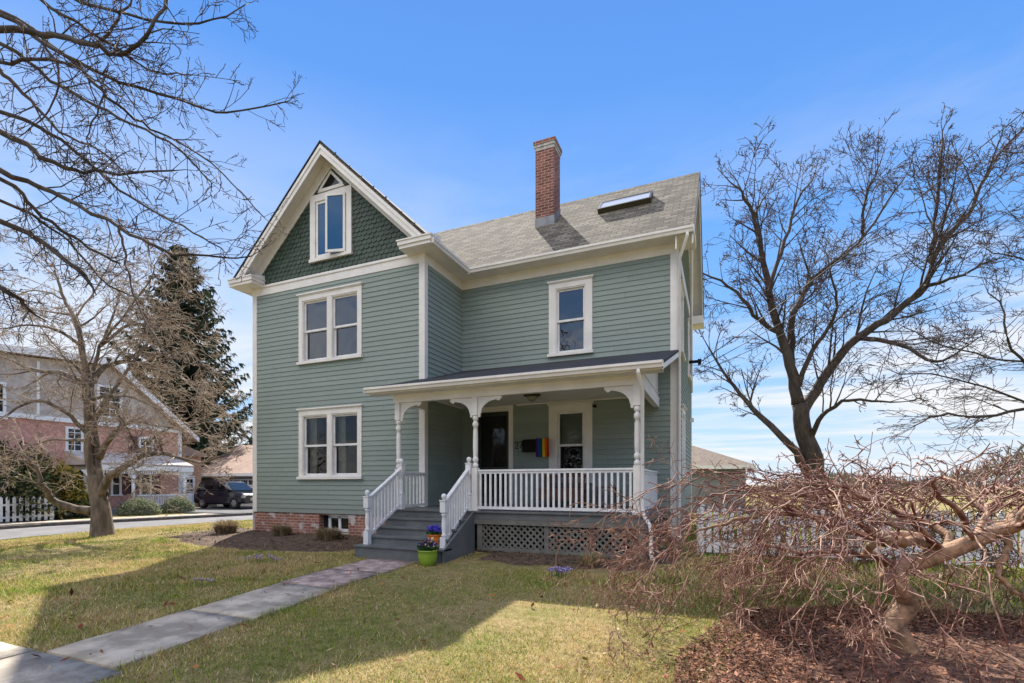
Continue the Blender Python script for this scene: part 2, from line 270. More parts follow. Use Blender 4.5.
def quickmesh(name, V, nper, m, parent=None, cols=None, smooth=False):
    """V: (N, nper, 3) array of separate faces; cols: (N,3) per-face colours"""
    V = np.asarray(V, np.float32); n = len(V); me = bpy.data.meshes.new(name)
    me.vertices.add(n * nper); me.vertices.foreach_set('co', V.reshape(-1)); me.loops.add(n * nper); me.loops.foreach_set('vertex_index', np.arange(n * nper, dtype=np.int32))
    me.polygons.add(n); me.polygons.foreach_set('loop_start', np.arange(0, n * nper, nper, dtype=np.int32))
    me.update(calc_edges=True); me.materials.append(m)
    if cols is not None:
        ca = me.color_attributes.new('tint', 'FLOAT_COLOR', 'POINT'); C4 = np.ones((n, nper, 4), np.float32); C4[:, :, :3] = np.asarray(cols)[:, None, :]; ca.data.foreach_set('color', C4.reshape(-1))
    o = bpy.data.objects.new(name, me); SC.collection.objects.link(o)
    if parent is not None: o.parent = parent; o.matrix_parent_inverse = Matrix.Translation(-Vector(parent.location))
    return o
def struct(o): o['kind'] = 'structure'; return o

# ================================================================== THE SETTING
def axis(a, b, fine, lo, hi, st, grow=1.35):
    v = list(np.arange(lo, hi + 1e-6, fine)); x = lo; d = st
    while x > a: d *= grow; x -= d; v.insert(0, max(x, a))
    x = hi; d = st
    while x < b: d *= grow; x += d; v.append(min(x, b))
    return v
XS = axis(-600, 600, .5, -12, 20, .5); YS = axis(-60, 900, .5, -10, 8, .5)
g = MB(); g.v = [(x, y, gz(x, y)) for y in YS for x in XS]; nx = len(XS)
g.f = [(j * nx + i, j * nx + i + 1, (j + 1) * nx + i + 1, (j + 1) * nx + i) for j in range(len(YS) - 1) for i in range(nx - 1)]; g.sm = [True] * len(g.f)
struct(g.build('ground', MT['lawn']))
def sheet(name, m, outline_fn, lift, y0, y1, ny=20, nxs=4, th=0):
    """a strip following the ground: outline_fn(y) -> (x0, x1)"""
    b = MB(); rows = []
    for j in range(ny + 1):
        y = y0 + (y1 - y0) * j / ny; xa, xb = outline_fn(y)
        for i in range(nxs + 1): x = xa + (xb - xa) * i / nxs; b.v.append((x, y, gz(x, y) + lift))
    k = nxs + 1
    b.f = [(j * k + i, j * k + i + 1, (j + 1) * k + i + 1, (j + 1) * k + i) for j in range(ny) for i in range(nxs)]; b.sm = [True] * len(b.f)
    if th:
        base = len(b.v); b.v += [(x, y, z - th) for x, y, z in b.v[:]]
        ed = [i for i in range(k)] + [j * k + k - 1 for j in range(1, ny + 1)] + [ny * k + i for i in range(k - 2, -1, -1)] + [j * k for j in range(ny - 1, 0, -1)]
        for a, c in zip(ed, ed[1:] + ed[:1]): b.f.append((a, base + a, base + c, c)); b.sm.append(False)
    return struct(b.build(name, m))
# garden walk: separate slabs with joints
def wx(y): t = (-2.35 - y) / 5.2; return 5.93 + .52 * t, 6.98 + .50 * t
ys = [-2.42, -3.55, -4.75, -5.0, -6.25, -7.45]
for i, (a, b_) in enumerate(((-2.42, -3.50), (-3.515, -4.62), (-4.64, -6.05), (-6.07, -7.43))):
    rnd = random.Random(i); dx = rnd.uniform(-.03, .03)
    sheet('path', MT['walk2'] if i < 2 else MT['walk'], lambda y, dx=dx: (wx(y)[0] + dx, wx(y)[1] + dx), .022 + rnd.uniform(-.004, .004), a, b_, 8, 3, .05)
for i, (a, b_) in enumerate(((-12., -5.2), (-5.18, -1.2), (-1.18, 2.6), (2.62, 6.3), (6.32, 7.6))):
    sheet('sidewalk', MT['walk'], lambda y, a=a, b_=b_: (a, b_), .020 + .004 * (i % 2), -7.46, -8.9, 3, 8, .05)
# side street with far kerb, grass strip and far pavement
def rx(y): return -6.9 + .30 * (y + 2.6) * .55, -11.15 + .16 * (y + 2.6)
sheet('road', MT['asph'], lambda y: (rx(y)[1], rx(y)[0]), .012, -30, 60, 60, 6)
kb = MB()
for j in range(60):
    y = -30 + 1.5 * j; a = rx(y)[1]; b_ = rx(y + 1.48)[1]; z = gz(a, y)
    kb.hexa([(a - .16, y, z - .1), (a, y, z - .1), (b_, y + 1.48, z - .1), (b_ - .16, y + 1.48, z - .1), (a - .16, y, z + .13), (a, y, z + .13), (b_, y + 1.48, z + .13), (b_ - .16, y + 1.48, z + .13)])
struct(kb.build('kerb', MT['kerb']))
sheet('pavement', MT['walk'], lambda y: (rx(y)[1] - 2.9, rx(y)[1] - 1.7), .05, -30, 60, 60, 2, .08)
sheet('driveway', MT['drive'], lambda y: (-19.0, rx(y)[1] - .17), .075, 7.4, 13.95, 12, 4, .1)
# planting beds
def blob(name, m, pts, lift, hump=0, n=1):
    b = MB(); c = np.mean(pts, axis=0); k = len(pts); rings = 6
    b.v.append((c[0], c[1], gz(*c) + lift + hump))
    for r in range(1, rings + 1):
        t = r / rings
        for p in pts:
            q = c + (np.array(p) - c) * t; b.v.append((q[0], q[1], gz(*q) + lift * (1 - t ** 6) - .03 * t ** 6 + hump * (1 - t * t)))
    b.f = [(0, 1 + i, 1 + (i + 1) % k) for i in range(k)] + [(1 + r * k + i, 1 + (r + 1) * k + i, 1 + (r + 1) * k + (i + 1) % k, 1 + r * k + (i + 1) % k) for r in range(rings - 1) for i in range(k)]
    b.sm = [True] * len(b.f); return struct(b.build(name, m))
def wob(pts, seed, amp=.12, sub=6):
    r = random.Random(seed); out = []; k = len(pts)
    for i in range(k):
        a, b_ = np.array(pts[i]), np.array(pts[(i + 1) % k])
        for j in range(sub): q = a + (b_ - a) * j / sub; out.append((q[0] + r.uniform(-amp, amp), q[1] + r.uniform(-amp, amp)))
    return out
BED_L = [(-2.2, .9), (-1.6, -1.6), (.8, -2.35), (2.8, -2.5), (4.6, -2.2), (5.2, -1.9), (5.5, .3), (0, .3)]
BED_P = [(7.6, -.9), (7.7, -2.0), (9.2, -2.1), (10.9, -2.0), (11.6, -.6), (11.2, 1.0), (9, .2)]
BED_T = [(11.75, -6.9), (11.75, -5.4), (12.3, -3.9), (13.4, -3.2), (15.2, -3.0), (17, -3.6), (17, -6.5), (14.5, -8.2)]
blob('soil_bed', MT['soil'], wob(BED_L, 1), .03, .04); blob('soil_bed', MT['soil'], wob(BED_P, 2), .03, .02); blob('mulch_bed', MT['mulch'], wob(BED_T, 3, .1), .03, .02)
def inpoly(x, y, poly):
    c = np.zeros(len(x), bool); k = len(poly)
    for i in range(k):
        (x1, y1), (x2, y2) = poly[i], poly[i - 1]
        m = ((y1 > y) != (y2 > y)) & (x < (x2 - x1) * (y - y1) / (y2 - y1 + 1e-12) + x1); c ^= m
    return c

# ================================================================== THE HOUSE
H = thing('house', (5.6, 3.5, 0), 'sage green clapboard Victorian house with cream trim, front gable and turned-post porch', 'house')
WG, DP, XR, YB = 5.6, 1.832, 11.1, 7.46         # wing width, recess depth, right wall, rear wall
Z0, ZF, ZS, ZR = .57, 6.545, 6.80, 9.92           # siding bottom, frieze bottom, soffit, ridge
YR = 4.64; OV = .39; EX = .1225
F_W = Fr((0, 0, 0), (1, 0, 0), (0, -1, 0)); F_M = Fr((0, DP, 0), (1, 0, 0), (0, -1, 0)); F_S = Fr((WG, 0, 0), (0, 1, 0), (1, 0, 0)); F_R = Fr((XR, 0, 0), (0, 1, 0), (1, 0, 0)); F_L = Fr((0, 0, 0), (0, 1, 0), (-1, 0, 0)); F_B = Fr((0, YB, 0), (1, 0, 0), (0, 1, 0))
def clap(b, fr, u0, u1, z0, z1, holes=(), clip=None, e=EX):
    k = int(math.ceil((z1 - z0) / e - 1e-6))
    for i in range(k):
        za = z0 + i * e; zb = min(za + e, z1 + .001); a, c = u0, u1
        if clip:
            a, c = clip((za + zb) / 2); a = max(a, u0); c = min(c, u1)
            if c - a < .02: continue
        cuts = []
        zs = sorted({za, zb} | {h[2] for h in holes if za < h[2] < zb} | {h[3] for h in holes if za < h[3] < zb})
        for zl, zh in zip(zs[:-1], zs[1:]):
            segs = [(a, c)]
            for h in holes:
                if h[2] < (zl + zh) / 2 < h[3]:
                    segs = [q for s in segs for q in ((s[0], min(s[1], h[0])), (max(s[0], h[1]), s[1])) if q[1] - q[0] > .005]
            nl = .016 * (1 - (zl - za) / e) + .003; nh = .016 * (1 - (zh - za) / e) + .003
            for p, q in segs:
                b.add([fr(p, nl, zl), fr(q, nl, zl), fr(q, nh, zh), fr(p, nh, zh)], [(0, 1, 2, 3)])
                if zl == za: b.add([fr(p, 0, zl), fr(q, 0, zl), fr(q, nl, zl), fr(p, nl, zl)], [(0, 1, 2, 3)])
def shell(b, fr, u0, u1, z0, z1, holes, th=.14):
    """solid wall core with rectangular holes, behind the clapboards"""
    us = sorted({u0, u1} | {h[0] for h in holes} | {h[1] for h in holes}); 
    for a, c in zip(us[:-1], us[1:]):
        hz = sorted([(h[2], h[3]) for h in holes if h[0] <= (a + c) / 2 <= h[1]]); z = z0
        for q0, q1 in hz:
            if q0 > z: b.box((a, -th, z), (c, 0, q0), fr)
            z = max(z, q1)
        if z < z1: b.box((a, -th, z), (c, 0, z1), fr)
# windows: each opening is (u0,u1,z0,z1); outer casing sizes measured from the photograph
def sash(fr, parent, u0, u1, z0, z1, nin, glass, rail=.045, name='sash', m=None):
    b = MB(); d0, d1 = nin - .035, nin
    b.box((u0, d0, z0), (u0 + rail, d1, z1), fr); b.box((u1 - rail, d0, z0), (u1, d1, z1), fr); b.box((u0 + rail, d0, z0), (u1 - rail, d1, z0 + rail * 1.2), fr); b.box((u0 + rail, d0, z1 - rail), (u1 - rail, d1, z1), fr)
    b.build(name, m or MT['white'], parent)
    p = MB(); p.add([fr(u0 + rail - .005, nin - .018, z0 + rail), fr(u1 - rail + .005, nin - .018, z0 + rail), fr(u1 - rail + .005, nin - .018, z1 - rail + .005), fr(u0 + rail - .005, nin - .018, z1 - rail + .005)], [(0, 1, 2, 3)])
    p.build('pane', glass, parent)
def window(fr, u0, u1, z0, z1, glasses, side=.12, head=.15, mull=.12, m='trim', cap=True, parent=None, inside=None, bl=.45):
    """outer casing rectangle u0..u1, z0..z1; glasses: [(upper, lower), ...] one pair per light; returns hole list"""
    n = len(glasses); b = MB(); P = .035
    iu0, iu1, iz0, iz1 = u0 + side, u1 - side, z0 + .07, z1 - head
    b.box((u0, 0, z0 + .07), (iu0, P, z1 - head), fr); b.box((iu1, 0, z0 + .07), (u1, P, z1 - head), fr); b.box((u0, 0, z1 - head), (u1, P, z1), fr)
    if cap: b.box((u0 - .035, 0, z1 + .001), (u1 + .035, P + .045, z1 + .035), fr); b.box((u0 - .015, 0, z1 - .022), (u1 + .015, P + .02, z1 - .001), fr)
    wn = (iu1 - iu0 - mull * (n - 1)) / n; lights = []
    for i in range(n):
        a = iu0 + i * (wn + mull); lights.append((a, a + wn))
        if i < n - 1: b.box((a + wn, -.1, iz0), (a + wn + mull, P - .003, iz1), fr)
    J = .028
    for a, c in lights:   # jamb liner
        b.box((a, -.13, iz0), (a + J, .02, iz1), fr); b.box((c - J, -.13, iz0), (c, .02, iz1), fr); b.box((a + J, -.13, iz1 - J), (c - J, .018, iz1), fr); b.box((a + J, -.13, iz0), (c - J, .01, iz0 + J), fr)
    w = b.build('window', MT[m], parent or H)
    for (a, c) in lights:      # what hangs inside: side curtains, a drawn blind or one coloured as reflected sky
        cm = MB(); kind = inside
        if kind in ('blind', 'skyrefl'): cm.box((a + .01, -.22, iz1 - (iz1 - iz0) * bl), (c - .01, -.205, iz1), fr); cm.build('blind', MT[kind], w)
        elif kind == 'lace':
            for q0, q1 in ((a, a + (c - a) * .30), (c - (c - a) * .26, c)):
                k = 24; PP = []; 
                for i in range(k + 1): u_ = q0 + (q1 - q0) * i / k; n_ = -.24 + .02 * math.sin(i * 1.9); PP.append(fr(u_, n_, iz0)); PP.append(fr(u_, n_, iz1))
                cm.add(PP, [(2 * i, 2 * i + 2, 2 * i + 3, 2 * i + 1) for i in range(k)], True)
            cm.build('curtain', MT['lace'], w)
    s = MB(); s.box((u0 - .03, -.02, z0), (u1 + .03, P + .05, z0 + .068), fr); s.build('sill', MT[m], w)
    for (a, c), (g1, g2) in zip(lights, glasses):
        zm = (iz0 + iz1) / 2; a += J; c -= J
        if g2 is None: sash(fr, w, a, c, iz0 + J, iz1 - J, -.03, MT[g1]); continue
        sash(fr, w, a, c, zm - .02, iz1 - J, -.035, MT[g1]); sash(fr, w, a, c, iz0 + J, zm + .025, -.075, MT[g2])
    return w, (iu0, iu1, iz0, iz1)
w1, hA = window(F_W, 1.70, 3.78, 1.46, 3.29, [('gclear', 'gclear'), ('gclear', 'gclear')], inside='lace')
w2, hB = window(F_W, 1.70, 3.78, 4.49, 6.32, [('gup', 'gup'), ('gup', 'gup')], inside='skyrefl', bl=.5)
w3, hC = window(F_M, 8.07, 9.17, 4.49, 6.32, [('gup', 'gup')], side=.17, inside='skyrefl', bl=.48)
w4, hD = window(F_M, 8.07, 9.17, 1.36, 3.29, [('gclear', 'gclear')], side=.19, inside='blind', bl=.5)
DOOR = (6.08, 6.98, .80, 3.22)
b = MB(); clap(b, F_W, 0.02, WG - .02, Z0, ZF + .02, [hA, hB]); shell(b, F_W, 0, WG, Z0 - .02, ZS, [hA, hB]); b.build('front_wall', MT['siding'], H)
b = MB(); clap(b, F_M, WG, XR - .02, Z0, ZF + .02, [hC, hD, DOOR]); shell(b, F_M, WG, XR, Z0 - .02, ZS, [hC, hD, DOOR]); b.build('front_wall', MT['siding'], H)
b = MB(); clap(b, F_S, 0.02, DP, Z0, ZF + .02); shell(b, F_S, .15, DP - .001, Z0 - .02, ZS, []); b.build('side_wall', MT['siding'], H)
pitch = (ZR - (ZS + .09)) / (YR - (DP - OV))
def rclip(z): return (DP, YB) if z < ZS + .3 else (YR - (ZR - z) / pitch * .97, YR + (ZR - z) / pitch * .97)
wR, hR = window(F_R, 3.2, 4.2, 1.5, 3.3, [('gsky', 'gdark')]); wR2, hR2 = window(F_R, 5.6, 6.6, 4.5, 6.2, [('gsky', 'gdark')]); wR3, hR3 = window(F_R, 2.6, 3.6, 4.5, 6.2, [('gsky', 'gdark')])
b = MB(); clap(b, F_R, DP + .02, YB, Z0, 9.6, [hR, hR2, hR3], rclip); b.build('side_wall', MT['siding'], H)
b = MB(); shell(b, F_R, DP, YB, Z0, ZS, [hR, hR2, hR3]); b.prism([(DP - .2, ZS), (YB + .2, ZS), (YR, ZR - .12)], -.12, 0, F_R); b.build('gable_backing', MT['siding'], H)
b = MB(); clap(b, F_L, 0, YB, Z0, ZF); shell(b, F_L, .15, YB, Z0 - .02, ZS, []); clap(b, F_B, 0, XR, Z0, ZF); shell(b, F_B, .15, XR - .15, Z0 - .02, ZS, []); b.build('rear_wall', MT['siding'], H)
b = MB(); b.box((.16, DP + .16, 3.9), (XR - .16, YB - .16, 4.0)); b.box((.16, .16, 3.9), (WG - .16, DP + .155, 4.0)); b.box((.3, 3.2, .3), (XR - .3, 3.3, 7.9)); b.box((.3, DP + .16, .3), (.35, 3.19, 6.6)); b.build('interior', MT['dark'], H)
# foundation
FW_H = (2.38, 3.34, .10, .535)
b = MB(); shell(b, F_W, .05, WG - .05, -.5, Z0 - .001, [FW_H], .25); b.box((.05, .26, -.5), (.25, YB - .1, Z0 - .021)); b.box((XR - .25, DP + .03, -.5), (XR - .04, YB - .1, Z0 - .005)); b.box((WG, DP + .03, -.5), (XR - .26, DP + .2, Z0 - .021)); b.build('brick_foundation', MT['brick'], H)
b = MB(); q = F_W; b.box((2.60, -.16, .11), (3.335, -.10, .18), q); b.box((2.60, -.16, .46), (3.335, -.10, .534), q); b.box((2.60, -.16, .18), (2.67, -.10, .49), q); b.box((3.27, -.16, .18), (3.335, -.10, .49), q); b.box((2.93, -.16, .18), (3.0, -.10, .49), q)
bw = b.build('basement_window', MT['white'], H); p = MB(); p.add([q(2.6, -.14, .15), q(3.33, -.14, .15), q(3.33, -.14, .52), q(2.6, -.14, .52)], [(0, 1, 2, 3)]); p.build('pane', MT['gdark'], bw)
b = MB(); b.box((2.38, -.24, .10), (2.60, -.17, .535), q); b.box((2.38, -.26, .05), (3.34, -.245, .54), q); b.build('reveal_shade_fill', MT['dark'], H)  # near-black fill carries the shade of the window reveal
b = MB(); b.box((2.34, -.02, .06), (3.38, .03, .099), q); b.build('basement_sill', MT['cement'], H)
# corner boards, water table, frieze
def cornerboards():
    t = .022; w = .135
    for a, c, fr in ((0, w, F_W), (WG - w, WG, F_W), (XR - w, XR, F_M)):
        z0 = Z0 if a == 0 else (.8 if a < 6 else Z0 - .45)
        b = MB(); b.box((a, 0, z0), (c, t, ZF), fr); b.build('corner_board', MT['trim'], H)
    b = MB(); b.box((-t, -t, .03), (-.002, .12, ZF)); b.build('corner_board', MT['white'], H)
    b = MB(); b.box((-t, 0, .8), (w - .02, t, ZF), F_S); b.build('corner_board', MT['trim'], H)
    b = MB(); b.box((DP - t, 0, .1), (DP + w, t, ZF), F_R); b.build('corner_board', MT['trim'], H)
    b = MB(); b.box((YB - w, 0, .1), (YB, t, ZF), F_R); b.build('corner_board', MT['trim'], H)
cornerboards()
b = MB(); t = .026
b.box((-t, 0, ZF), (WG + t, t, ZS + .02), F_W); b.box((t * 0 + .001, 0, ZF), (DP - t, t, ZS + .02), F_S); b.box((WG + t + .001, 0, ZF), (XR + t, t, ZS + .02), F_M); b.box((DP + .001, 0, ZF), (YB, t, ZS + .02), F_R)
b.box((0, 0, ZF), (YB, t, ZS + .02), F_L)
b.box((-t - .02, 0, ZF + .2), (WG + t + .02, t + .025, ZF + .235), F_W)
b.build('frieze_board', MT['trim'], H)
# ---- roofs.  slab thickness .10, eave underside at ZS
ZE = ZR - pitch * (YR - (DP - OV)); wp = (ZR - ZE) / (WG / 2 + OV)
XL, XE = -OV, XR + .373; xw0, xw1, xc = -OV, WG + OV, WG / 2; yf = -OV
TH = .09
def dn(p): return (p[0], p[1], p[2] - TH)
ye = DP - OV; yv = YR     # valley from (xw1, ye, ZE) to (xc, YR, ZR)
b = MB()
b.slab([(xw1, ye, ZE), (XE, ye, ZE), (XE, YR, ZR), (xc, YR, ZR)], TH)
b.slab([(XL, YR, ZR), (XE, YR, ZR), (XE, YB + OV, ZR - pitch * (YB + OV - YR)), (XL, YB + OV, ZR - pitch * (YB + OV - YR))], TH)
roof = b.build('main_roof', MT['roof'], H)
b = MB(); b.slab([(xw1, yf, ZE), (xw1, ye, ZE), (xc, YR, ZR), (xc, yf, ZR)], TH); b.slab([(xc, yf, ZR), (xc, YR, ZR), (XL, YR, ZE), (XL, yf, ZE)], TH); b.slab([(XL, YR, ZE), (xc, YR, ZR), (XL, YR + .01, ZE)], TH)
roofw = b.build('wing_roof', MT['roofy'], H)
# ridge caps
b = MB()
for i in range(24):
    x = 3.1 + i * .35
    b.prism([(YR - .15, ZR - .15 * pitch + .003), (YR, ZR + .006), (YR + .15, ZR - .15 * pitch + .003), (YR, ZR + .001)], x, x + .33, Fr((0, 0, 0), (0, 1, 0), (1, 0, 0)))
b.build('ridge_cap', MT['roof'], roof)
# soffits, fascias
b = MB(); s0 = ZS + .001
for q_ in (((xw1 - OV + .03, yf, s0 - .03), (xw1 - .03, ye, s0)), ((WG + .03, ye, s0 - .031), (XE - .03, DP - .03, s0 - .001)), ((XL + .03, yf, s0 - .03), (-.03, YB, s0))): b = MB(); b.box(*q_); b.build('soffit', MT['trim'], H)
def gutter(parent, p0, p1, out, h=.12, w=.11, name='gutter', m='trim'):
    p0 = np.array(p0, float); p1 = np.array(p1, float); d = p1 - p0; Ln = np.linalg.norm(d); d /= Ln; fr = Fr(p0, d, out)
    b = MB(); prof = [(0, 0), (w * .65, 0), (w * .8, h * .45), (w, h * .6), (w, h), (w - .012, h), (w - .012, h * .7), (w * .6, .012), (0.012, .012), (.012, h), (0, h)]
    k = len(prof); P = [fr(0, n, z) for n, z in prof] + [fr(Ln, n, z) for n, z in prof]
    b.add(P, [(i, (i + 1) % k, k + (i + 1) % k, k + i) for i in range(k)]); 
    for e in (0, Ln): b.box((e - .004, 0, 0), (e + .004, w, h), fr)
    return b.build(name, MT[m], parent)
for q_ in (((xw1 + .001, ye - .002, ZS - .03), (XE, ye + .02, ZE - .04)), ((xw1 - .02, yf + .02, ZS - .03), (xw1 + .0, ye, ZE - .04)), ((XL, yf + .02, ZS - .03), (XL + .02, YB, ZE - .04))): b = MB(); b.box(*q_); b.build('fascia', MT['trim'], H)
gutter(roof, (xw1 + .09, ye - .003, ZE - .13), (XE, ye - .003, ZE - .13), (0, -1, 0))
gutter(roofw, (xw1 + .001, yf + .01, ZE - .13), (xw1 + .001, ye - .08, ZE - .13), (1, 0, 0))
gutter(roofw, (XL - .001, yf + .01, ZE - .13), (XL - .001, YB, ZE - .13), (-1, 0, 0))
# ---- wing gable face
apx = ZR - .06
def gx(z): return (ZR - z) / wp      # half width of roof underside at height z
zg0 = ZS + .02
b = MB(); b.prism([(xc - gx(zg0), zg0), (xc + gx(zg0), zg0), (xc, ZR - .1)], -.14, -.004, F_W); b.build('gable_backing', MT['gable'], H)
b = MB(); rnd = random.Random(5); rows = int((ZR - zg0) / .115)
GWIN = (2.11, 3.47, 7.12, 8.86)
for r in range(rows):
    z = zg0 + .02 + r * .115; hw = gx(z + .06) - .12; wd = .15; off = (r % 2) * wd / 2
    x = xc - math.ceil(hw / wd) * wd - off
    while x < xc + hw:
        x += wd; cxm = x
        if abs(cxm - xc) > hw + .05: continue
        if GWIN[0] + .03 < cxm < GWIN[1] - .03 and GWIN[2] + .03 < z < GWIN[3] - .03: continue
        j = rnd.uniform(-.003, .003); hwid = wd / 2 - .004
        pts = [(-hwid, .13), (-hwid, .028), (-hwid * .72, .008), (-hwid * .3, -.004), (hwid * .3, -.004), (hwid * .72, .008), (hwid, .028), (hwid, .13)]
        k = len(pts); P = [F_W(cxm + u, .022 + j - .018 * (v / .13), z + v) for u, v in pts] + [F_W(cxm + u, -.002, z + v) for u, v in pts]
        b.add(P, [tuple(range(k - 1, -1, -1))] + [(i, (i + 1) % k, k + (i + 1) % k, k + i) for i in range(k - 1)])
b.build('gable_shingles', MT['gable'], H)
def rake(b, side, o0, o1, n0, n1, zlo, fr=F_W, c=None, p=None, top=None):
    """a board parallel to the roof edge, between vertical offsets o0..o1 below the roof line"""
    c = xc if c is None else c; p = wp if p is None else p; tz = ZR if top is None else top
    hw = (tz - zlo) / p
    b.prism([(c, tz - o0), (c + side * hw, zlo - o0), (c + side * hw, zlo - o1), (c, tz - o1)], n0, n1, fr)
b = MB()
for sd_ in (-1, 1): rake(b, sd_, TH + .002, .33, OV - .03, OV, ZE + .17); rake(b, sd_, TH + .001, .19, OV + .001, OV + .022, ZE + .05)
b.build('rake_board', MT['trim'], H)
b = MB()
for sd_ in (-1, 1): rake(b, sd_, TH + .003, TH + .028, .0, OV - .031, ZE)
b.build('rake_soffit', MT['trim'], H)
b = MB()
for sd_ in (-1, 1): rake(b, sd_, TH + .029, .46, .0, .034, ZS + .46)
b.build('gable_rake_frieze', MT['trim'], H)
# black drip edge line on the gable roof edge
b = MB()
for sd_ in (-1, 1): rake(b, sd_, -.010, .025, OV + .001, OV + .025, ZE)
b.build('drip_edge', MT['porchroof'], H)
# cornice returns
for a, c in ((-OV - .03, .42), (WG - .42, WG + OV + .03)):
    b = MB(); b.box((a, 0.0, ZS - .045), (c, OV + .025, ZS + .03), F_W); b.box((a - .03, 0, ZS + .03), (c + .03, OV + .055, ZS + .12), F_W)
    b.box((a - .05, 0, ZS + .12), (c + .05, OV + .075, ZS + .15), F_W)
    b.prism([(OV + .07, ZS + .151), (.02, ZS + .151), (.02, ZS + .27)], a - .03, c + .03, Fr((0, 0, 0), (0, -1, 0), (1, 0, 0)))
    b.build('cornice_return', MT['trim'], H)
# gable window with an opened casement
b = MB(); u0, u1, z0, z1 = GWIN
b.box((u0, 0, z0 + .08), (u0 + .17, .05, z1 - .18), F_W); b.box((u1 - .17, 0, z0 + .08), (u1, .05, z1 - .18), F_W); b.box((u0, 0, z1 - .18), (u1, .05, z1), F_W); b.box((u0 - .02, 0, z0), (u1 + .02, .075, z0 + .079), F_W)
b.box((u0 + .17, 0, z0 + .08), (u1 - .17, .006, z1 - .18), F_W)
gw = b.build('gable_window', MT['trim'], H)
sash(F_W, gw, u0 + .20, xc - .02, z0 + .1, z1 - .2, .035, MT['gskyblue'], .055, m=MT['trim'])
p = MB(); p.box((xc + .0, .007, z0 + .1), (u1 - .19, .012, z1 - .2), F_W); p.build('pane', MT['gskyblue'], gw)
ang = R(15); hx = u1 - .18; frc = Fr(F_W(hx, .05, 0), (-math.cos(ang), -math.sin(ang), 0), (-math.sin(ang) * 1, math.cos(ang) * -1, 0))
frc.n = np.array([math.sin(ang), -math.cos(ang), 0])
sash(frc, gw, 0, .53, z0 + .09, z1 - .17, .03, MT['gskyblue'], .055, 'casement_sash', MT['trim'])
b = MB(); b.prism([(xc - .33, 8.98), (xc + .33, 8.98), (xc, 9.33)], .0, .03, F_W); tw = b.build('triangular_window', MT['gdark'], H)
b = MB()
b.prism([(xc - .44, 8.90), (xc + .44, 8.90), (xc + .38, 8.98), (xc - .38, 8.98)], 0, .045, F_W)
for g_ in (-1, 1): b.prism([(xc + g_ * .40, 8.981), (xc + g_ * .31, 8.981), (xc, 9.31), (xc, 9.40)], .0, .044 + .001 * g_, F_W)
b.build('frame', MT['trim'], tw)
# ---- right gable of the main roof
F_RG = Fr((XR, 0, 0), (0, 1, 0), (1, 0, 0)); ovr = XE - XR
b = MB()
for sd_, lo in ((-1, ZE), (1, ZR - pitch * (YB + OV - YR))):
    rake(b, sd_, TH + .002, .36, ovr - .03, ovr, lo, F_RG, YR, pitch); rake(b, sd_, TH + .003, TH + .03, 0, ovr - .031, lo, F_RG, YR, pitch); rake(b, sd_, TH + .031, .42, 0, .03, lo, F_RG, YR, pitch)
b.build('rake_board', MT['trim'], H)
b = MB()
for sd_, lo in ((-1, ZE), (1, ZR - pitch * (YB + OV - YR))): rake(b, sd_, -.01, .04, ovr + .001, ovr + .02, lo, F_RG, YR, pitch)
b.build('drip_edge', MT['porchroof'], H)
b = MB(); b.box((ye - .02, 0, ZS - .04), (DP + .40, ovr + .02, ZS + .12), F_RG); b.build('cornice_return', MT['trim'], H); b = MB(); b.box((YB - .3, 0, ZR - pitch * (YB + OV - YR) - .35), (YB + OV, ovr + .02, ZR - pitch * (YB + OV - YR) - .1), F_RG); b.build('cornice_return', MT['trim'], H)
# downspouts
b = MB(); dx = XR - .02
b.tube([(XE - .12, ye - .06, ZE - .13), (XE - .12, ye - .06, ZE - .2), (XR + .06, DP - .07, ZE - .52), (XR + .06, DP - .07, .5), (XR + .06, DP - .07, .2), (XR + .12, DP - .25, .1)], .036, 8, smooth=True); b.build('downspout', MT['trim'], H)
b = MB(); b.tube([(XR + .30, DP + .3, ZS - .1), (XR + .08, 6.2, ZF - 1.6), (XR + .08, 6.3, ZF - 2.4)], .035, 8); b.build('downspout', MT['trim'], H)
# ---- chimney, skylight
x0, x1, y0, y1 = 7.18, 7.73, 3.25, 3.80
b = MB(); b.box((x0, y0, 8.3), (x1, y1, 10.80)); ch = b.build('chimney', MT['chim'], H)
b = MB(); b.box((x0 - .012, y0 - .012, 10.74), (x1 + .012, y1 + .012, 10.83)); b.box((x0 - .035, y0 - .035, 10.83), (x1 + .035, y1 + .035, 10.90)); b.build('chimney_cap', MT['cement'], ch); b = MB(); b.box((x0 - .05, y0 - .05, 10.901), (x1 + .05, y1 + .05, 11.0)); b.build('chimney_crown', MT['chim'], ch)
zr = lambda y: ZE + (y - ye) * pitch
b = MB(); b.prism([(y0 - .012, zr(y0) - .05), (y1 + .012, zr(y1) - .05), (y1 + .012, zr(y1) + .2), (y0 + .2, zr(y0) + .38), (y0 - .012, zr(y0) + .24)], x0 - .012, x1 + .012, Fr((0, 0, 0), (0, 1, 0), (1, 0, 0))); b.build('flashing', MT['lead'], ch)
def sk(b, x0, x1, y0, y1, h0, h1):
    nrm = np.array([0, -pitch, 1]) / math.hypot(pitch, 1)
    P = [np.array((x, y, zr(y))) + nrm * h for h in (h0, h1) for x, y in ((x0, y0), (x1, y0), (x1, y1), (x0, y1))]; b.hexa(P)
b = MB(); sk(b, 8.98, 10.36, 3.22, 3.27, .0, .13); sk(b, 8.98, 10.36, 3.62, 3.67, 0, .13); sk(b, 8.98, 9.03, 3.27, 3.62, 0, .13); sk(b, 10.31, 10.36, 3.27, 3.62, 0, .13)
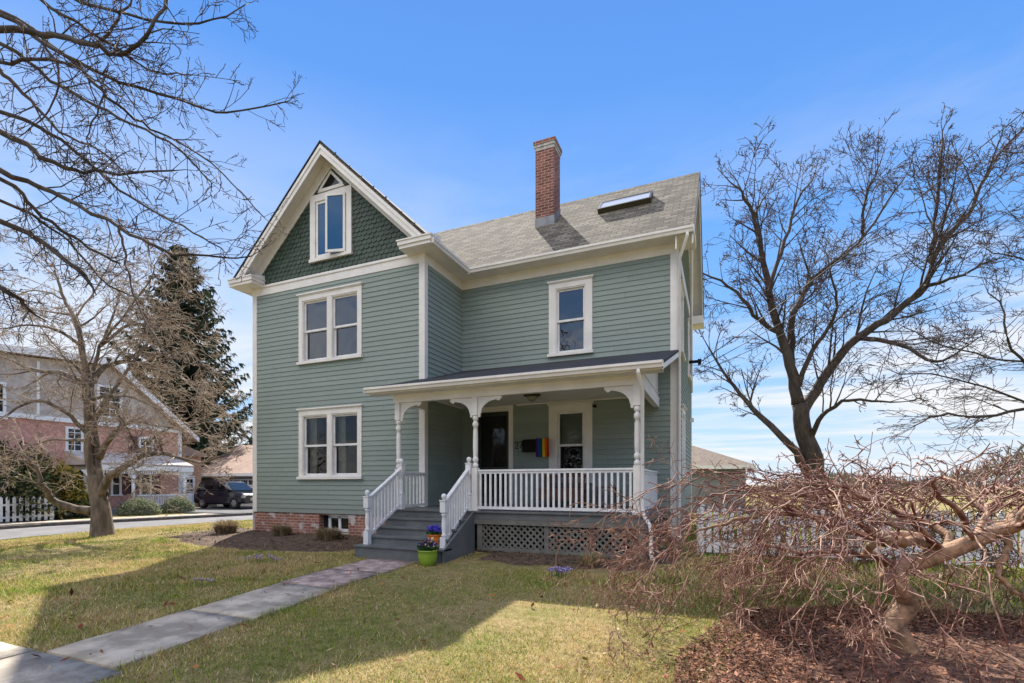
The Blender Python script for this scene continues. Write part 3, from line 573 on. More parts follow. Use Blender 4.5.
skl = b.build('skylight', MT['bronze'], H); b = MB(); sk(b, 9.03, 10.31, 3.27, 3.62, .08, .115); b.build('glass', MT['frost'], skl)  # frame coloured dark for the shadow beneath the skylight

# ================================================================== THE PORCH (part of the house)
PF, YP = .80, -1.03; PX0, PX1, PX2 = 5.62, 7.48, 10.67
b = MB()
for i in range(26):
    y = -1.16 + i * .115
    if y < DP: 
        xa = 5.5 if y < -.02 else WG + .03
        b.box((xa, y, PF - .03), (10.85, min(y + .112, DP - .02), PF))
b.box((5.52, -1.12, PF - .16), (10.83, -1.08, PF - .031)); b.box((10.79, -1.079, PF - .16), (10.83, DP - .03, PF - .031)); b.build('porch_floor', MT['grey'], H)
b = MB(); b.box((7.55, -1.09, .02), (7.66, -1.0, PF - .161)); b.box((8.96, -1.09, .0), (9.05, -1.0, PF - .161)); b.box((10.70, -1.09, .0), (10.82, -.98, PF - .161)); b.box((7.5, -1.115, PF - .26), (10.82, -1.091, PF - .161)); b.box((7.66, -1.115, .02), (10.7, -1.091, .09)); b.build('porch_skirt_frame', MT['lattice'], H)
def lattice(fr, u0, u1, z0, z1, name='lattice_panel'):
    b = MB(); p = .128; w = .019
    def line(sgn, nn):
        k = -40
        while k < 80:
            c = u0 + k * p; pts = []
            # z = z0 + sgn*(u-c)
            if sgn > 0: ua, ub = c, c + (z1 - z0); za, zb = z0, z1
            else: ua, ub = c, c - (z1 - z0); za, zb = z0, z1
            A = np.array((ua, za)); B = np.array((ub, zb)); d = B - A
            t0, t1 = 0., 1.
            for (lo, hi, a, dd) in ((u0, u1, A[0], d[0]),):
                if dd > 0: t0 = max(t0, (lo - a) / dd); t1 = min(t1, (hi - a) / dd)
                else: t0 = max(t0, (hi - a) / dd); t1 = min(t1, (lo - a) / dd)
            if t1 - t0 > .03:
                P0 = A + d * t0; P1 = A + d * t1; q = np.array((-d[1], d[0])) / np.linalg.norm(d) * w
                b.prism([tuple(P0 - q), tuple(P1 - q), tuple(P1 + q), tuple(P0 + q)], nn, nn + .008, fr)
            k += 1
    line(1, 0); line(-1, .009); return b.build(name, MT['lattice'], H)
FL = Fr((0, -1.06, 0), (1, 0, 0), (0, -1, 0))
lattice(FL, 7.66, 8.96, .08, .60); lattice(FL, 9.05, 10.70, .08, .60)
lattice(Fr((10.80, 0, 0), (0, 1, 0), (1, 0, 0)), -.98, DP, .08, .60)
b = MB(); b.box((7.5, -.55, -.1), (10.7, -.5, PF - .2)); b.build('crawl_space_shade', MT['dark'], H)  # black sheet put in for the shade under the porch
# turned posts
def post(x, y):
    b = MB(); w = .06
    b.box((x - w, y - w, PF), (x + w, y + w, 1.66)); b.box((x - w, y - w, 2.71), (x + w, y + w, 3.075))
    b.box((x - w - .012, y - w - .012, PF), (x + w + .012, y + w + .012, PF + .05))
    b.lathe((x, y, 0), [(.03, 1.66), (.052, 1.665), (.06, 1.70), (.052, 1.74), (.034, 1.755), (.034, 1.77), (.055, 1.79), (.062, 1.83), (.05, 1.87), (.038, 1.885), (.046, 1.91), (.05, 2.0), (.052, 2.2), (.047, 2.40), (.038, 2.475), (.052, 2.485), (.062, 2.52), (.058, 2.56), (.04, 2.59), (.034, 2.60), (.034, 2.61), (.056, 2.625), (.06, 2.66), (.052, 2.70), (.04, 2.712)], 18)
    return b.build('porch_post', MT['trim'], H)
for x in (PX0, PX1, PX2): post(x, YP)
def bracket(x, sgn, fr=None):
    w = .52; h = .40; pts = [(0, 0), (w, 0), (w, -.05)]
    for t in np.linspace(0, 1, 5): pts.append((w - .02 - .09 * t, -.055 - .035 * math.sin(math.pi * t) - .01 * t))
    for t in np.linspace(.08, .97, 9):
        a = math.pi / 2 * t; pts.append((.40 - .34 * math.sin(a), -.07 - .27 * (1 - math.cos(a))))
    pts += [(.045, -.345), (.055, -.375), (.04, -.40), (0, -.40)]
    b = MB(); fr = fr or Fr((x, YP, 0), (sgn, 0, 0), (0, -1, 0))
    poly = [(u + .061, 3.074 + z) for u, z in pts]
    b.prism(poly if sgn > 0 else poly, -.02, .02, fr); return b.build('porch_bracket', MT['trim'], H)
bracket(PX0, 1); bracket(PX1, -1); bracket(PX1, 1); bracket(PX2, -1)
b = MB(); b.box((PX0 - .1, YP - .06, 3.076), (PX2 + .10, YP + .06, 3.30)); b.box((PX0 - .12, YP - .075, 3.25), (PX2 + .115, YP - .061, 3.301)); b.box((PX2 - .06, YP + .061, 3.076), (PX2 + .06, DP - .03, 3.30))
b.box((PX0 - .06, YP + .061, 3.076), (PX0 + .04, -.03, 3.30)); b.prism([(YP, 3.301), (DP - .03, 3.301), (DP - .03, 4.25)], PX2 - .03, PX2 + .03, Fr((0, 0, 0), (0, 1, 0), (1, 0, 0))); b.build('porch_beam', MT['trim'], H)
b = MB(); b.box((PX0 - .05, YP + .061, 3.37), (PX2 + .05, -.031, 3.40)); b.box((WG + .03, -.03, 3.37), (PX2 + .05, DP - .02, 3.40)); b.box((WG + .024, 0, 3.34), (WG + .05, DP - .03, 3.369)); b.box((7.2, DP - .045, 3.34), (PX2 - .07, DP - .02, 3.369)); b.build('porch_ceiling', MT['trim'], H)
pr0, pr1, py0 = 5.05, 11.15, -1.40; zp = lambda y: 3.38 + (y - py0) / (DP - py0) * (4.36 - 3.38)
b = MB(); b.slab([(pr0, py0, zp(py0)), (pr1, py0, zp(py0)), (pr1, DP - .02, zp(DP)), (WG + .02, DP - .02, zp(DP)), (WG + .02, -.02, zp(0)), (pr0 + .35, -.02, zp(0))], .05); prf = b.build('porch_roof', MT['porchroof'], H)
b = MB(); b.box((pr0 + .02, py0 + .02, 3.24), (pr1 - .02, py0 + .04, 3.325)); b.box((pr0 + .04, py0 + .041, 3.24), (pr1 - .03, YP - .061, 3.262)); b.box((pr1 - .04, py0 + .041, 3.24), (pr1 - .02, py0 + .2, 3.33))
b.prism([(py0 + .02, zp(py0) - .14), (DP - .03, zp(DP) - .16), (DP - .03, zp(DP) - .051), (py0 + .02, zp(py0) - .051)], pr1 - .025, pr1, Fr((0, 0, 0), (0, 1, 0), (1, 0, 0)))
b.box((PX2 + .101, YP - .06, 3.262), (pr1 - .041, YP + .0, 3.30)); b.build('porch_fascia', MT['trim'], prf)
gutter(prf, (pr0, py0 + .019, 3.262), (pr1, py0 + .019, 3.262), (0, -1, 0), .11, .11)
b = MB(); b.tube([(PX2 + .08, py0 - .03, 3.26), (PX2 + .08, py0 - .03, 3.2), (PX2 + .10, YP - .09, 3.0), (PX2 + .10, YP - .09, .95), (PX2 + .12, YP - .10, .80), (PX2 + .24, YP - .17, .62), (PX2 + .26, YP - .18, .50), (PX2 + .26, YP - .18, .12), (PX2 + .3, YP - .3, .05)], .034, 10); b.build('downspout', MT['trim'], prf)
# railings
def railing(fr, L_, z0a, z1a, z0b, z1b, n, name='porch_railing', base=PF, cap=True):
    """fr at start; slopes from (z0a top rail,z0b bottom rail) to (z1a,z1b)"""
    b = MB()
    def bar(za, zb, h, w):
        P = [fr(0, -w, za - h), fr(L_, -w, zb - h), fr(L_, w, zb - h), fr(0, w, za - h), fr(0, -w, za), fr(L_, -w, zb), fr(L_, w, zb), fr(0, w, za)]; b.hexa(P)
    bar(z0a, z1a, .035, .038); bar(z0a - .036, z1a - .036, .045, .018); bar(z0b, z1b, .055, .022)
    for i in range(n):
        u = (i + .5) * L_ / n; t = u / L_; zt = z0a + (z1a - z0a) * t - .08; zb_ = z0b + (z1b - z0b) * t + .001
        sl = (z1a - z0a) / L_ * .02
        P = [fr(u - .02, -.016, zb_ - sl), fr(u + .02, -.016, zb_ + sl), fr(u + .02, .016, zb_ + sl), fr(u - .02, .016, zb_ - sl), fr(u - .02, -.016, zt - sl), fr(u + .02, -.016, zt + sl), fr(u + .02, .016, zt + sl), fr(u - .02, .016, zt - sl)]; b.hexa(P)
    return b.build(name, MT['white'], H)
railing(Fr((PX1 + .061, YP, 0), (1, 0, 0), (0, -1, 0)), PX2 - PX1 - .122, 1.62, 1.62, .89, .89, 28)
railing(Fr((PX2, YP + .061, 0), (0, 1, 0), (1, 0, 0)), DP - YP - .09, 1.62, 1.62, .89, .89, 24)
railing(Fr((5.66, YP + .03, 0), (0, 1, 0), (1, 0, 0)), -YP - .06, 1.60, 1.60, .89, .89, 7)
def newel(x, y, z, h=1.02, w=.055):
    b = MB(); b.box((x - w, y - w, z), (x + w, y + w, z + .30)); b.box((x - w, y - w, z + h - .27), (x + w, y + w, z + h - .06)); b.box((x - w - .01, y - w - .01, z + h - .06), (x + w + .01, y + w + .01, z + h - .04))
    b.lathe((x, y, z), [(.03, .30), (.05, .31), (.05, .34), (.034, .36), (.042, .42), (.046, .5), (.042, .6), (.034, .68), (.05, .70), (.05, .72), (.03, .74)], 14)
    b.lathe((x, y, z + h), [(.02, -.04), (.022, -.03), (.045, -.005), (.052, .025), (.045, .058), (.02, .075), (.004, .08)], 14); return b.build('newel_post', MT['white'], H)
SX0, SX1 = 5.66, 7.34
newel(SX0, -2.10, .12); newel(SX1, -2.02, .06); newel(5.74, YP - .075, PF, 1.0); newel(7.36, YP - .05, PF, 1.0)
railing(Fr((SX0, -2.03, 0), ((5.74 - SX0) / .88, .99, 0), (1, 0, 0)), .88, 1.10, 1.66, .37, .93, 9, 'stair_railing')
railing(Fr((SX1, -1.95, 0), (0.01, 1, 0), (1, 0, 0)), .86, 1.06, 1.66, .32, .92, 9, 'stair_railing')
b = MB()
for k in range(5):
    z = .16 * k; yb = -1.12; yfk = -2.33 + .275 * k
    if k == 4: break
    b.box((5.60 if k else 5.52, yfk + .03, z - .15 if k == 0 else z - .001), (7.44, yb + .02, z + .128))
for k in range(4):
    yfk = -2.33 + .275 * k; z = .16 * (k + 1)
    b.box((5.57 if k else 5.50, yfk, z - .031), (7.46 if k else 7.5, yfk + .32, z))
b.prism([(-2.30, -.15), (-1.1, -.15), (-1.1, PF - .03), (-1.16, PF - .03), (-2.25, .17), (-2.30, .12)], 7.461, 7.50, Fr((0, 0, 0), (0, 1, 0), (1, 0, 0)))
b.build('stairs', MT['grey'], H)
# door
b = MB(); fr = F_M
b.box((5.96, 0, PF), (6.079, .035, 3.36), fr); b.box((6.981, 0, PF), (7.10, .035, 3.36), fr); b.box((6.08, 0, 3.22), (6.98, .035, 3.36), fr)
dr = b.build('door_casing', MT['trim'], H)
b = MB(); d0, d1 = -.06, -.02
b.box((6.08, d0, PF), (6.16, d1, 3.22), fr); b.box((6.90, d0, PF), (6.98, d1, 3.22), fr); b.box((6.16, d0, 3.12), (6.90, d1, 3.22), fr); b.box((6.16, d0, PF), (6.90, d1, 1.0), fr); b.box((6.16, d0, 1.72), (6.90, d1, 1.78), fr)
d = b.build('storm_door', mat('dark_green_door', (.012, .022, .018), .4), H)
p = MB(); p.add([fr(6.15, -.04, .95), fr(6.91, -.04, .95), fr(6.91, -.04, 3.15), fr(6.15, -.04, 3.15)], [(0, 1, 2, 3)]); p.build('glass', MT['gdark'], d)
p = MB(); p.tube([fr(6.86, -.015, 1.80), fr(6.86, .03, 1.80), fr(6.86, .03, 1.90), fr(6.86, -.015, 1.90)], .009, 8); p.build('handle', MT['bronze'], d)
b = MB(); b.box((5.97, .0, PF), (7.09, .05, PF + .03), fr); b.build('threshold', MT['grey'], H)
# house number
def strokes(x, paths):
    b = MB()
    for P_ in paths: b.tube([(x + u, DP - .03, 2.25 + v) for u, v in P_], .011, 6)
    return b.build('house_number', MT['black'], H)
strokes(7.16, [[(0, .12), (.015, .15), (.045, .165), (.075, .15), (.08, .115), (.05, .07), (0, 0), (.09, 0)]])
strokes(7.275, [[(0, .165), (.09, .165), (.06, .1), (.035, .04), (.03, 0)]])
b = MB(); b.tube([(9.25, DP - .02, 3.19), (9.25, DP - .1, 3.21), (9.25, DP - .2, 3.17)], .028, 8); b.build('porch_camera', MT['black'], H)
b = MB(); b.box((XR + .005, 6.7, 3.3), (XR + .12, 6.82, 3.42)); b.build('meter_lamp', MT['white'], H)
# ================================================================== THINGS ON THE PORCH
t = thing('ceiling_light', (8.10, .55, 3.369), 'bronze flush ceiling light under the porch roof', 'ceiling light')
b = MB(); b.lathe((8.10, .55, 3.369), [(.17, 0), (.19, -.02), (.20, -.04), (.17, -.055), (.13, -.06)][::-1] and [(.12, -.062), (.17, -.055), (.20, -.04), (.19, -.02), (.17, 0)], 24); b.build('canopy', MT['bronze'], t)
b = MB(); b.lathe((8.10, .55, 3.369), [(.012, -.19), (.03, -.17), (.06, -.155), (.10, -.12), (.125, -.063)], 24); b.build('shade', mat('frosted_shade', (.25, .26, .2), .2), t)
t = thing('mailbox', (7.6, 1.80, 2.16), 'black wall mailbox beside the front door', 'mailbox')
b = MB(); b.box((7.40, DP - .17, 2.14), (7.83, DP - .02, 2.40)); b.build('box', MT['black'], t, .01); b = MB(); b.prism([(DP - .19, 2.40), (DP - .02, 2.47), (DP - .02, 2.45), (DP - .19, 2.385)], 7.385, 7.845, Fr((0, 0, 0), (0, 1, 0), (1, 0, 0))); b.build('lid', MT['black'], t)
cols = [(.10, .02, .22), (.01, .14, .42), (.02, .10, .09), (.85, .55, .02), (.80, .18, .01), (.62, .02, .015)]
Vf = []; Cf = []
for i in range(24):
    for j in range(14):
        def P(a, c): return (7.79 + a * .34 + .01 * c, DP - .20 - .022 * math.sin(a * 13 + c * 1.5) - .03 * c * (1 - c), 2.47 - .03 * a * (1 - a) - c * .46)
        a0, a1, c0, c1 = i / 24, (i + 1) / 24, j / 14, (j + 1) / 14
        Vf.append([P(a0, c0), P(a1, c0), P(a1, c1), P(a0, c1)]); Cf.append(cols[min(5, i // 4)])
fl = quickmesh('rainbow_flag', Vf, 4, MT['stripes'], None, Cf); md = fl.modifiers.new('thickness', 'SOLIDIFY'); md.thickness = .004
tag(fl, 'small rainbow striped flag hanging beside the mailbox', 'flag')
t = thing('bench', (8.5, 1.3, PF), 'red-brown wooden bench on the porch under the window', 'bench')
b = MB()
for i in range(5): b.box((7.95, 1.15 + i * .085, 1.20), (9.15, 1.225 + i * .085, 1.225))
b.build('seat', MT['wood'], t); b = MB()
for i in range(14): b.box((8.0 + i * .083, 1.60, 1.27), (8.045 + i * .083, 1.62, 1.50))
b.box((7.95, 1.59, 1.50), (9.15, 1.63, 1.57)); b.box((7.95, 1.59, 1.226), (9.15, 1.63, 1.269)); b.build('backrest', MT['wood'], t)
for x in (7.96, 9.08):
    for y in (1.17, 1.56): b = MB(); b.box((x, y, PF), (x + .06, y + .05, 1.199)); b.build('leg', MT['wood'], t)
b = MB(); b.box((7.97, 1.13, .95), (9.13, 1.15, 1.199)); b.build('front_apron', MT['wood'], t)
t = thing('side_table', (9.6, 1.3, PF), 'low dark wooden table beside the porch bench', 'table')
b = MB(); b.box((9.35, 1.1, 1.24), (9.85, 1.5, 1.27)); b.build('tabletop', MT['wood'], t)
for x in (9.38, 9.78):
    for y in (1.12, 1.44): b = MB(); b.box((x, y, PF), (x + .04, y + .04, 1.239)); b.build('leg', MT['wood'], t)
# flower pots
def foliage(cx, cy, z, r, n, cols, seed, up=.6, size=.05):
    rnd = np.random.default_rng(seed); V = []; C = []
    for i in range(n):
        a = rnd.uniform(0, 2 * math.pi); rr = r * math.sqrt(rnd.uniform()); h = up * r * (1 - .6 * (rr / r) ** 2) * rnd.uniform(.3, 1)
        p = np.array((cx + rr * math.cos(a), cy + rr * math.sin(a), z + h)); d = rnd.normal(size=3); d[2] = abs(d[2]) * .6; d /= np.linalg.norm(d); e = np.cross(d, rnd.normal(size=3)); e /= np.linalg.norm(e); s = size * rnd.uniform(.6, 1.3)
        V.append([p, p + d * s * .5 + e * s * .35, p + d * s, p + d * s * .5 - e * s * .35]); C.append(cols[rnd.integers(len(cols))] * rnd.uniform(.7, 1.2))
    return V, C
def pot(x, y, z, r, h, m, label, fcols, seed):
    t = thing('flower_pot', (x, y, z), label, 'flower pot')
    b = MB(); b.lathe((x, y, z), [(r * .62, 0), (r * .70, .01), (r * .93, h * .35), (r, h * .68), (r * .97, h * .9), (r * 1.04, h * .93), (r * 1.04, h), (r * .93, h), (r * .9, h * .88), (.01, h * .86)], 28); b.build('pot', m, t)
    g_ = [np.array(c) for c in ((.03, .09, .02), (.05, .13, .03))]; V, C = foliage(x, y, z + h * .9, r * .95, 260, g_, seed, .9, .06); quickmesh('leaves', V, 4, MT['leafg'], t, C)
    V, C = foliage(x, y, z + h + .03, r * .98, 170, [np.array(c) for c in fcols], seed + 1, 1.0, .055); quickmesh('blossoms', V, 4, MT['leafg'], t, C)
pot(7.33, -2.55, -.09, .17, .28, MT['potg'], 'lime green round pot of pansies on the ground by the steps', [(.06, .03, .16), (.55, .5, .35), (.08, .04, .2), (.5, .35, .05)], 1)
pot(7.12, -1.98, .16, .135, .24, MT['poto'], 'orange pot of blue-violet flowers on the bottom step', [(.09, .08, .52), (.13, .11, .62), (.07, .05, .42)], 5)

# ================================================================== TREES
def unit(v): return v / (np.linalg.norm(v) + 1e-12)
class Tree:
    def __init__(s, seed): s.r = np.random.default_rng(seed); s.big = MB(); s.tw = MB(); s.tips = []
    def limb(s, pts, r0, r1, n=10, sub=4, wob=.0):
        """a hand-placed limb through points (smoothed)"""
        P = np.array(pts, float); out = []
        k = len(P)
        for i in range(k - 1):
            p0 = P[max(i - 1, 0)]; p1 = P[i]; p2 = P[i + 1]; p3 = P[min(i + 2, k - 1)]
            for j in range(sub):
                t = j / sub; out.append(.5 * ((2 * p1) + (-p0 + p2) * t + (2 * p0 - 5 * p1 + 4 * p2 - p3) * t * t + (-p0 + 3 * p1 - 3 * p2 + p3) * t ** 3))
        out.append(P[-1]); out = np.array(out)
        if wob: out[1:] += s.r.normal(size=out[1:].shape) * wob
        t = np.linspace(0, 1, len(out)); rad = r0 + (r1 - r0) * t ** .8
        (s.big if r0 > .03 else s.tw).tube(out, rad, n if r0 > .03 else 5); return out, rad
    def grow(s, p, d, L_, r, lvl, P):
        """recursive random branch"""
        k = max(3, int(L_ / P['step'][min(lvl, len(P['step']) - 1)])); pts = [p]; rads = [r]; q = p.copy(); d = unit(d); w = P['wob'][min(lvl, len(P['wob']) - 1)]
        trop = P['trop'][min(lvl, len(P['trop']) - 1)]
        for i in range(k):
            d = unit(d + s.r.normal(size=3) * w + np.array((0, 0, trop)) ); q = q + d * L_ / k
            if q[2] < P.get('floor', -9): q[2] = P['floor'] + .01; d[2] = abs(d[2]) * .3
            pts.append(q); rads.append(max(r * (1 - .78 * (i + 1) / k), P['rmin']))
        big = r > .022
        (s.big if big else s.tw).tube(pts, rads, 7 if r > .05 else (5 if r > .012 else 3), caps=False)
        if lvl >= P['lv']: s.tips.append((pts[-1], d)); return
        nc = P['n'][lvl]; nc = int(nc * s.r.uniform(.75, 1.25) * min(1.3, max(.4, L_ / P['ref'][lvl]))) if nc else 0
        for c in range(nc):
            f = s.r.uniform(.18, 1.0) if lvl else s.r.uniform(.3, 1.0); i = min(k - 1, int(f * k)); a = np.array(pts[i]); b_ = np.array(pts[i + 1]); base = a + (b_ - a) * (f * k - i if f < 1 else 1)
            dd = unit(b_ - a); side = unit(np.cross(dd, s.r.normal(size=3))); ang = R(s.r.uniform(*P['ang']))
            nd = dd * math.cos(ang) + side * math.sin(ang)
            if 'flat' in P: nd[2] *= P['flat']
            rr = np.interp(f * k, range(k + 1), rads) * s.r.uniform(.45, .7)
            s.grow(base, nd, L_ * P['ratio'] * s.r.uniform(.7, 1.15) * (1.15 - .45 * f), max(rr, P['rmin']), lvl + 1, P)
    def clothe(s, out, rad, n, L_, P, f0=.15, lvl=0, updir=None):
        """side branches on a hand-placed limb"""
        k = len(out) - 1
        for c in range(n):
            f = f0 + (1 - f0) * (c + s.r.uniform(0, 1)) / n; f = min(f, .999); i = int(f * k); a, b_ = out[i], out[i + 1]; base = a + (b_ - a) * (f * k - i); dd = unit(b_ - a)
            side = np.cross(dd, s.r.normal(size=3)); side = unit(side)
            if updir is not None: side = unit(side + np.array(updir) * s.r.uniform(.1, .9))
            ang = R(s.r.uniform(*P['ang'])); nd = dd * math.cos(ang) + side * math.sin(ang)
            rr = min(rad[i] * .55, P.get('rmax', .05)) * s.r.uniform(.6, 1)
            s.grow(base, nd, L_ * s.r.uniform(.55, 1.2) * (1.1 - .5 * f), max(rr, P['rmin']), lvl, P)
        # extend the tip
        s.grow(out[-1], unit(out[-1] - out[-2]), L_ * .45, max(rad[-1] * .9, P['rmin']), lvl, P)
    def buds(s, size, dens, m, parent, col):
        V = []; r = s.r; T = s.tips; 
        for p, d in T:
            for j in range(dens):
                q = p + r.normal(size=3) * size * 1.5; e = unit(r.normal(size=3)); f = unit(np.cross(e, r.normal(size=3))); z = size * r.uniform(.5, 1.1)
                V.append([q, q + e * z + f * z * .4, q + e * z * 1.1 - f * z * .4])
        if V: quickmesh('buds', V, 3, m, parent)
    def done(s, root, mb, mt, n1='trunk', n2='crown'):
        if s.big.v: s.big.build(n1, mb, root)
        if s.tw.v: s.tw.build(n2, mt, root)
def G(pts, d): return [at(u, v, (d if np.isscalar(d) else d[i])) for i, (u, v) in enumerate(pts)]

# --- big bare tree behind the fence, right
D = 20.
P1 = dict(step=[.5, .4, .3, .22], wob=[.10, .15, .2, .25], trop=[.05, .035, .02, .01], lv=3, n=[9, 8, 6, 0], ref=[3, 1.9, 1.2, .7], ang=(30, 68), ratio=.58, rmin=.010, rmax=.06)
t = Tree(11); root = thing('bare_tree', at(812, 524, D) * np.array((1, 1, 0)), 'tall bare spreading tree behind the picket fence', 'tree', None)
limbs = [
 ([(816, 520), (815, 470), (806, 436), (799, 404)], [D] * 4, .46, .28, 0, 0, .5),
 ([(798, 404), (790, 365), (775, 320), (764, 264), (752, 215), (738, 188)], [D, D, D, D - .5, D - 1, D - 1.5], .25, .035, 26, 2.5, .15),
 ([(795, 385), (791, 325), (808, 286), (835, 262), (864, 236), (903, 180)], [D, D + .5, D + 1, D + 1.5, D + 2, D + 2], .18, .03, 22, 2.9, .2),
 ([(803, 412), (815, 392), (847, 347), (886, 319), (925, 286), (933, 247), (936, 202), (942, 141)], [D, D, D - .5, D - 1, D - 1.3, D - 1.5, D - 1.5, D - 1.5], .24, .035, 27, 2.8, .15),
 ([(931, 262), (948, 235), (969, 213), (992, 163), (1024, 130)], [D - 1.4, D - 1.4, D - 1.3, D - 1, D - .5], .12, .035, 12, 2.7, .1),
 ([(806, 470), (790, 445), (752, 408), (730, 380), (708, 347)], [D, D, D + 1, D + 1.5, D + 2], .20, .03, 12, 2.2, .35),
 ([(781, 335), (760, 320), (736, 291), (705, 275)], [D, D - .6, D - 1, D - 1.5], .11, .03, 9, 2.3, .15),
 ([(768, 290), (785, 240), (798, 200), (815, 175)], [D, D + .8, D + 1.4, D + 2], .10, .03, 14, 2.4, .15),
 ([(795, 392), (812, 350), (830, 325), (836, 300), (830, 270)], [D, D - .5, D - 1, D - 1.5, D - 2], .11, .03, 8, 2.2, .2),
 ([(860, 338), (900, 345), (935, 362), (960, 350)], [D - .7, D - 1.6, D - 2.5, D - 3], .10, .03, 8, 2.0, .2),
 ([(925, 286), (945, 280), (964, 275), (985, 262)], [D - 1.3, D - 2, D - 2.5, D - 3], .08, .025, 7, 1.8, .2),
 ([(810, 440), (822, 415), (850, 400), (890, 402)], [D, D - 1, D - 2, D - 2.5], .12, .03, 8, 2.0, .3),
 ([(864, 236), (862, 215), (868, 190), (880, 165)], [D + 2, D + 1.5, D + 1.5, D + 1.5], .08, .03, 9, 2.4, .15)]
for pts, dd, r0, r1, n, L_, f0 in limbs:
    o, rad = t.limb(G(pts, dd), r0, r1, 10, 4, .03)
    if n: t.clothe(o, rad, n, L_, P1, f0, updir=(0, 0, 1))
t.done(root, MT['barkd'], MT['twigd']); t.buds(.05, 1, MT['twigd'], root, None)

# --- bare tree off the right edge
D = 10.
t = Tree(12); root = thing('bare_tree', at(1230, 545, D) * np.array((1, 1, 0)), 'bare tree whose fine level branches reach in from the right edge', 'tree')
P2 = dict(step=[.3, .22, .16, .12], wob=[.09, .14, .18, .25], trop=[.015, .01, .0, 0], lv=3, n=[7, 6, 4, 0], ref=[1.6, 1, .6, .4], ang=(25, 55), ratio=.6, rmin=.0045, rmax=.03, flat=.45)
t.limb(G([(1230, 560), (1225, 450), (1215, 330), (1205, 200)], D), .25, .12, 10)
for pts, r0, r1 in [([(1215, 430), (1110, 400), (1024, 409), (977, 417), (938, 414), (915, 427)], .05, .012), ([(1215, 400), (1120, 380), (1040, 372), (1009, 339), (1003, 309), (985, 290)], .045, .010), ([(1215, 380), (1100, 370), (1020, 362), (960, 350), (905, 328)], .04, .009), ([(1212, 330), (1100, 290), (1030, 262), (985, 250)], .04, .009), ([(1212, 300), (1110, 250), (1050, 225), (1010, 215)], .035, .009), ([(1215, 420), (1100, 430), (1020, 400), (950, 378), (890, 372)], .04, .009)]:
    o, rad = t.limb(G(pts, [D + .3 * math.sin(i * 2.1 + pts[0][1]) for i in range(len(pts))]), r0, r1, 8, 4, .02); t.clothe(o, rad, 18, 1.2, P2, .4)
t.done(root, MT['barkd'], MT['twigd'])

# --- foreground tree reaching in from the left
D = 6.2
t = Tree(13); root = thing('bare_tree', at(-330, 600, D) * np.array((1, 1, 0)), 'bare budding tree whose long limbs reach across the upper left sky', 'tree')
P3 = dict(step=[.16, .11, .08], wob=[.14, .2, .28], trop=[-.01, .0, .02], lv=2, n=[7, 5, 0], ref=[1.0, .5, .3], ang=(25, 65), ratio=.5, rmin=.0038, rmax=.011)
t.limb(G([(-330, 640), (-325, 450), (-310, 250), (-280, 60), (-260, -150)], D), .26, .16, 12)
FG = [([(-300, 60), (-150, -10), (0, 16), (42, 42), (105, 76), (174, 98), (227, 113), (290, 100)], 0.043, .008, 1.0), ([(-300, 120), (-120, 40), (0, 29), (53, 36), (95, 45), (121, 55), (150, 30), (170, -5)], 0.050, .016, 1.0),
 ([(-290, 10), (-100, -20), (0, 10), (79, 68), (116, 105), (158, 132), (211, 163), (263, 216)], 0.036, .007, 1.0), ([(-310, 180), (-120, 100), (0, 132), (53, 163), (105, 171), (174, 171)], .06, .009, .9),
 ([(-310, 220), (-120, 130), (0, 171), (53, 192), (119, 227), (174, 253), (248, 258)], 0.050, .008, .9), ([(-310, 250), (-130, 140), (0, 179), (42, 216), (90, 248), (121, 264)], 0.040, .014, .8),
 ([(-315, 280), (-130, 170), (0, 221), (42, 242), (87, 277)], 0.047, .03, .8), ([(-315, 330), (-100, 240), (0, 287), (32, 311)], .05, .022, .7),
 ([(119, 227), (127, 264), (142, 316), (172, 360)], .018, .005, .5), ([(95, 45), (118, 20), (140, -20)], .025, .008, .6), ([(-290, -40), (-60, -60), (30, -20), (110, 10), (200, 24), (250, 2)], .04, .006, .9),
 ([(42, 42), (60, 75), (50, 110), (20, 135)], .018, .006, .6), ([(-300, 90), (-120, 30), (0, 45), (60, 88), (120, 118), (180, 150), (215, 190)], .04, .006, .9), ([(-290, 150), (-120, 90), (0, 112), (60, 140), (120, 190), (180, 225), (225, 250)], .04, .006, .9),
 ([(-280, -60), (-100, -60), (20, -10), (90, 30), (150, 70), (190, 75)], .035, .006, .9), ([(-310, 240), (-120, 170), (0, 200), (60, 235), (110, 285), (150, 300)], .035, .006, .8), ([(0, 70), (30, 100), (60, 130), (110, 158), (150, 200)], .028, .006, .8), ([(105, 76), (100, 110), (88, 140), (95, 180)], .014, .005, .5), ([(-200, 40), (-50, 40), (0, 62), (60, 60), (110, 90)], .04, .008, .8)]
for i, (pts, r0, r1, L_) in enumerate(FG):
    rr = random.Random(i); d0 = D + rr.uniform(-.5, .6); ds = [d0 + .12 * k * rr.uniform(-1, 1.2) if pts[0][0] < -150 and k > 1 else D if pts[0][0] < -150 and k == 0 else d0 for k in range(len(pts))]
    o, rad = t.limb(G(pts, ds), r0, r1, 8, 5, .012); t.clothe(o, rad, 22 if L_ > .6 else 11, L_ * .8, P3, .42 if pts[0][0] < -150 else .1)
t.done(root, MT['barkd'], MT['twigd']); t.buds(.014, 2, MT['twigd'], root, None)

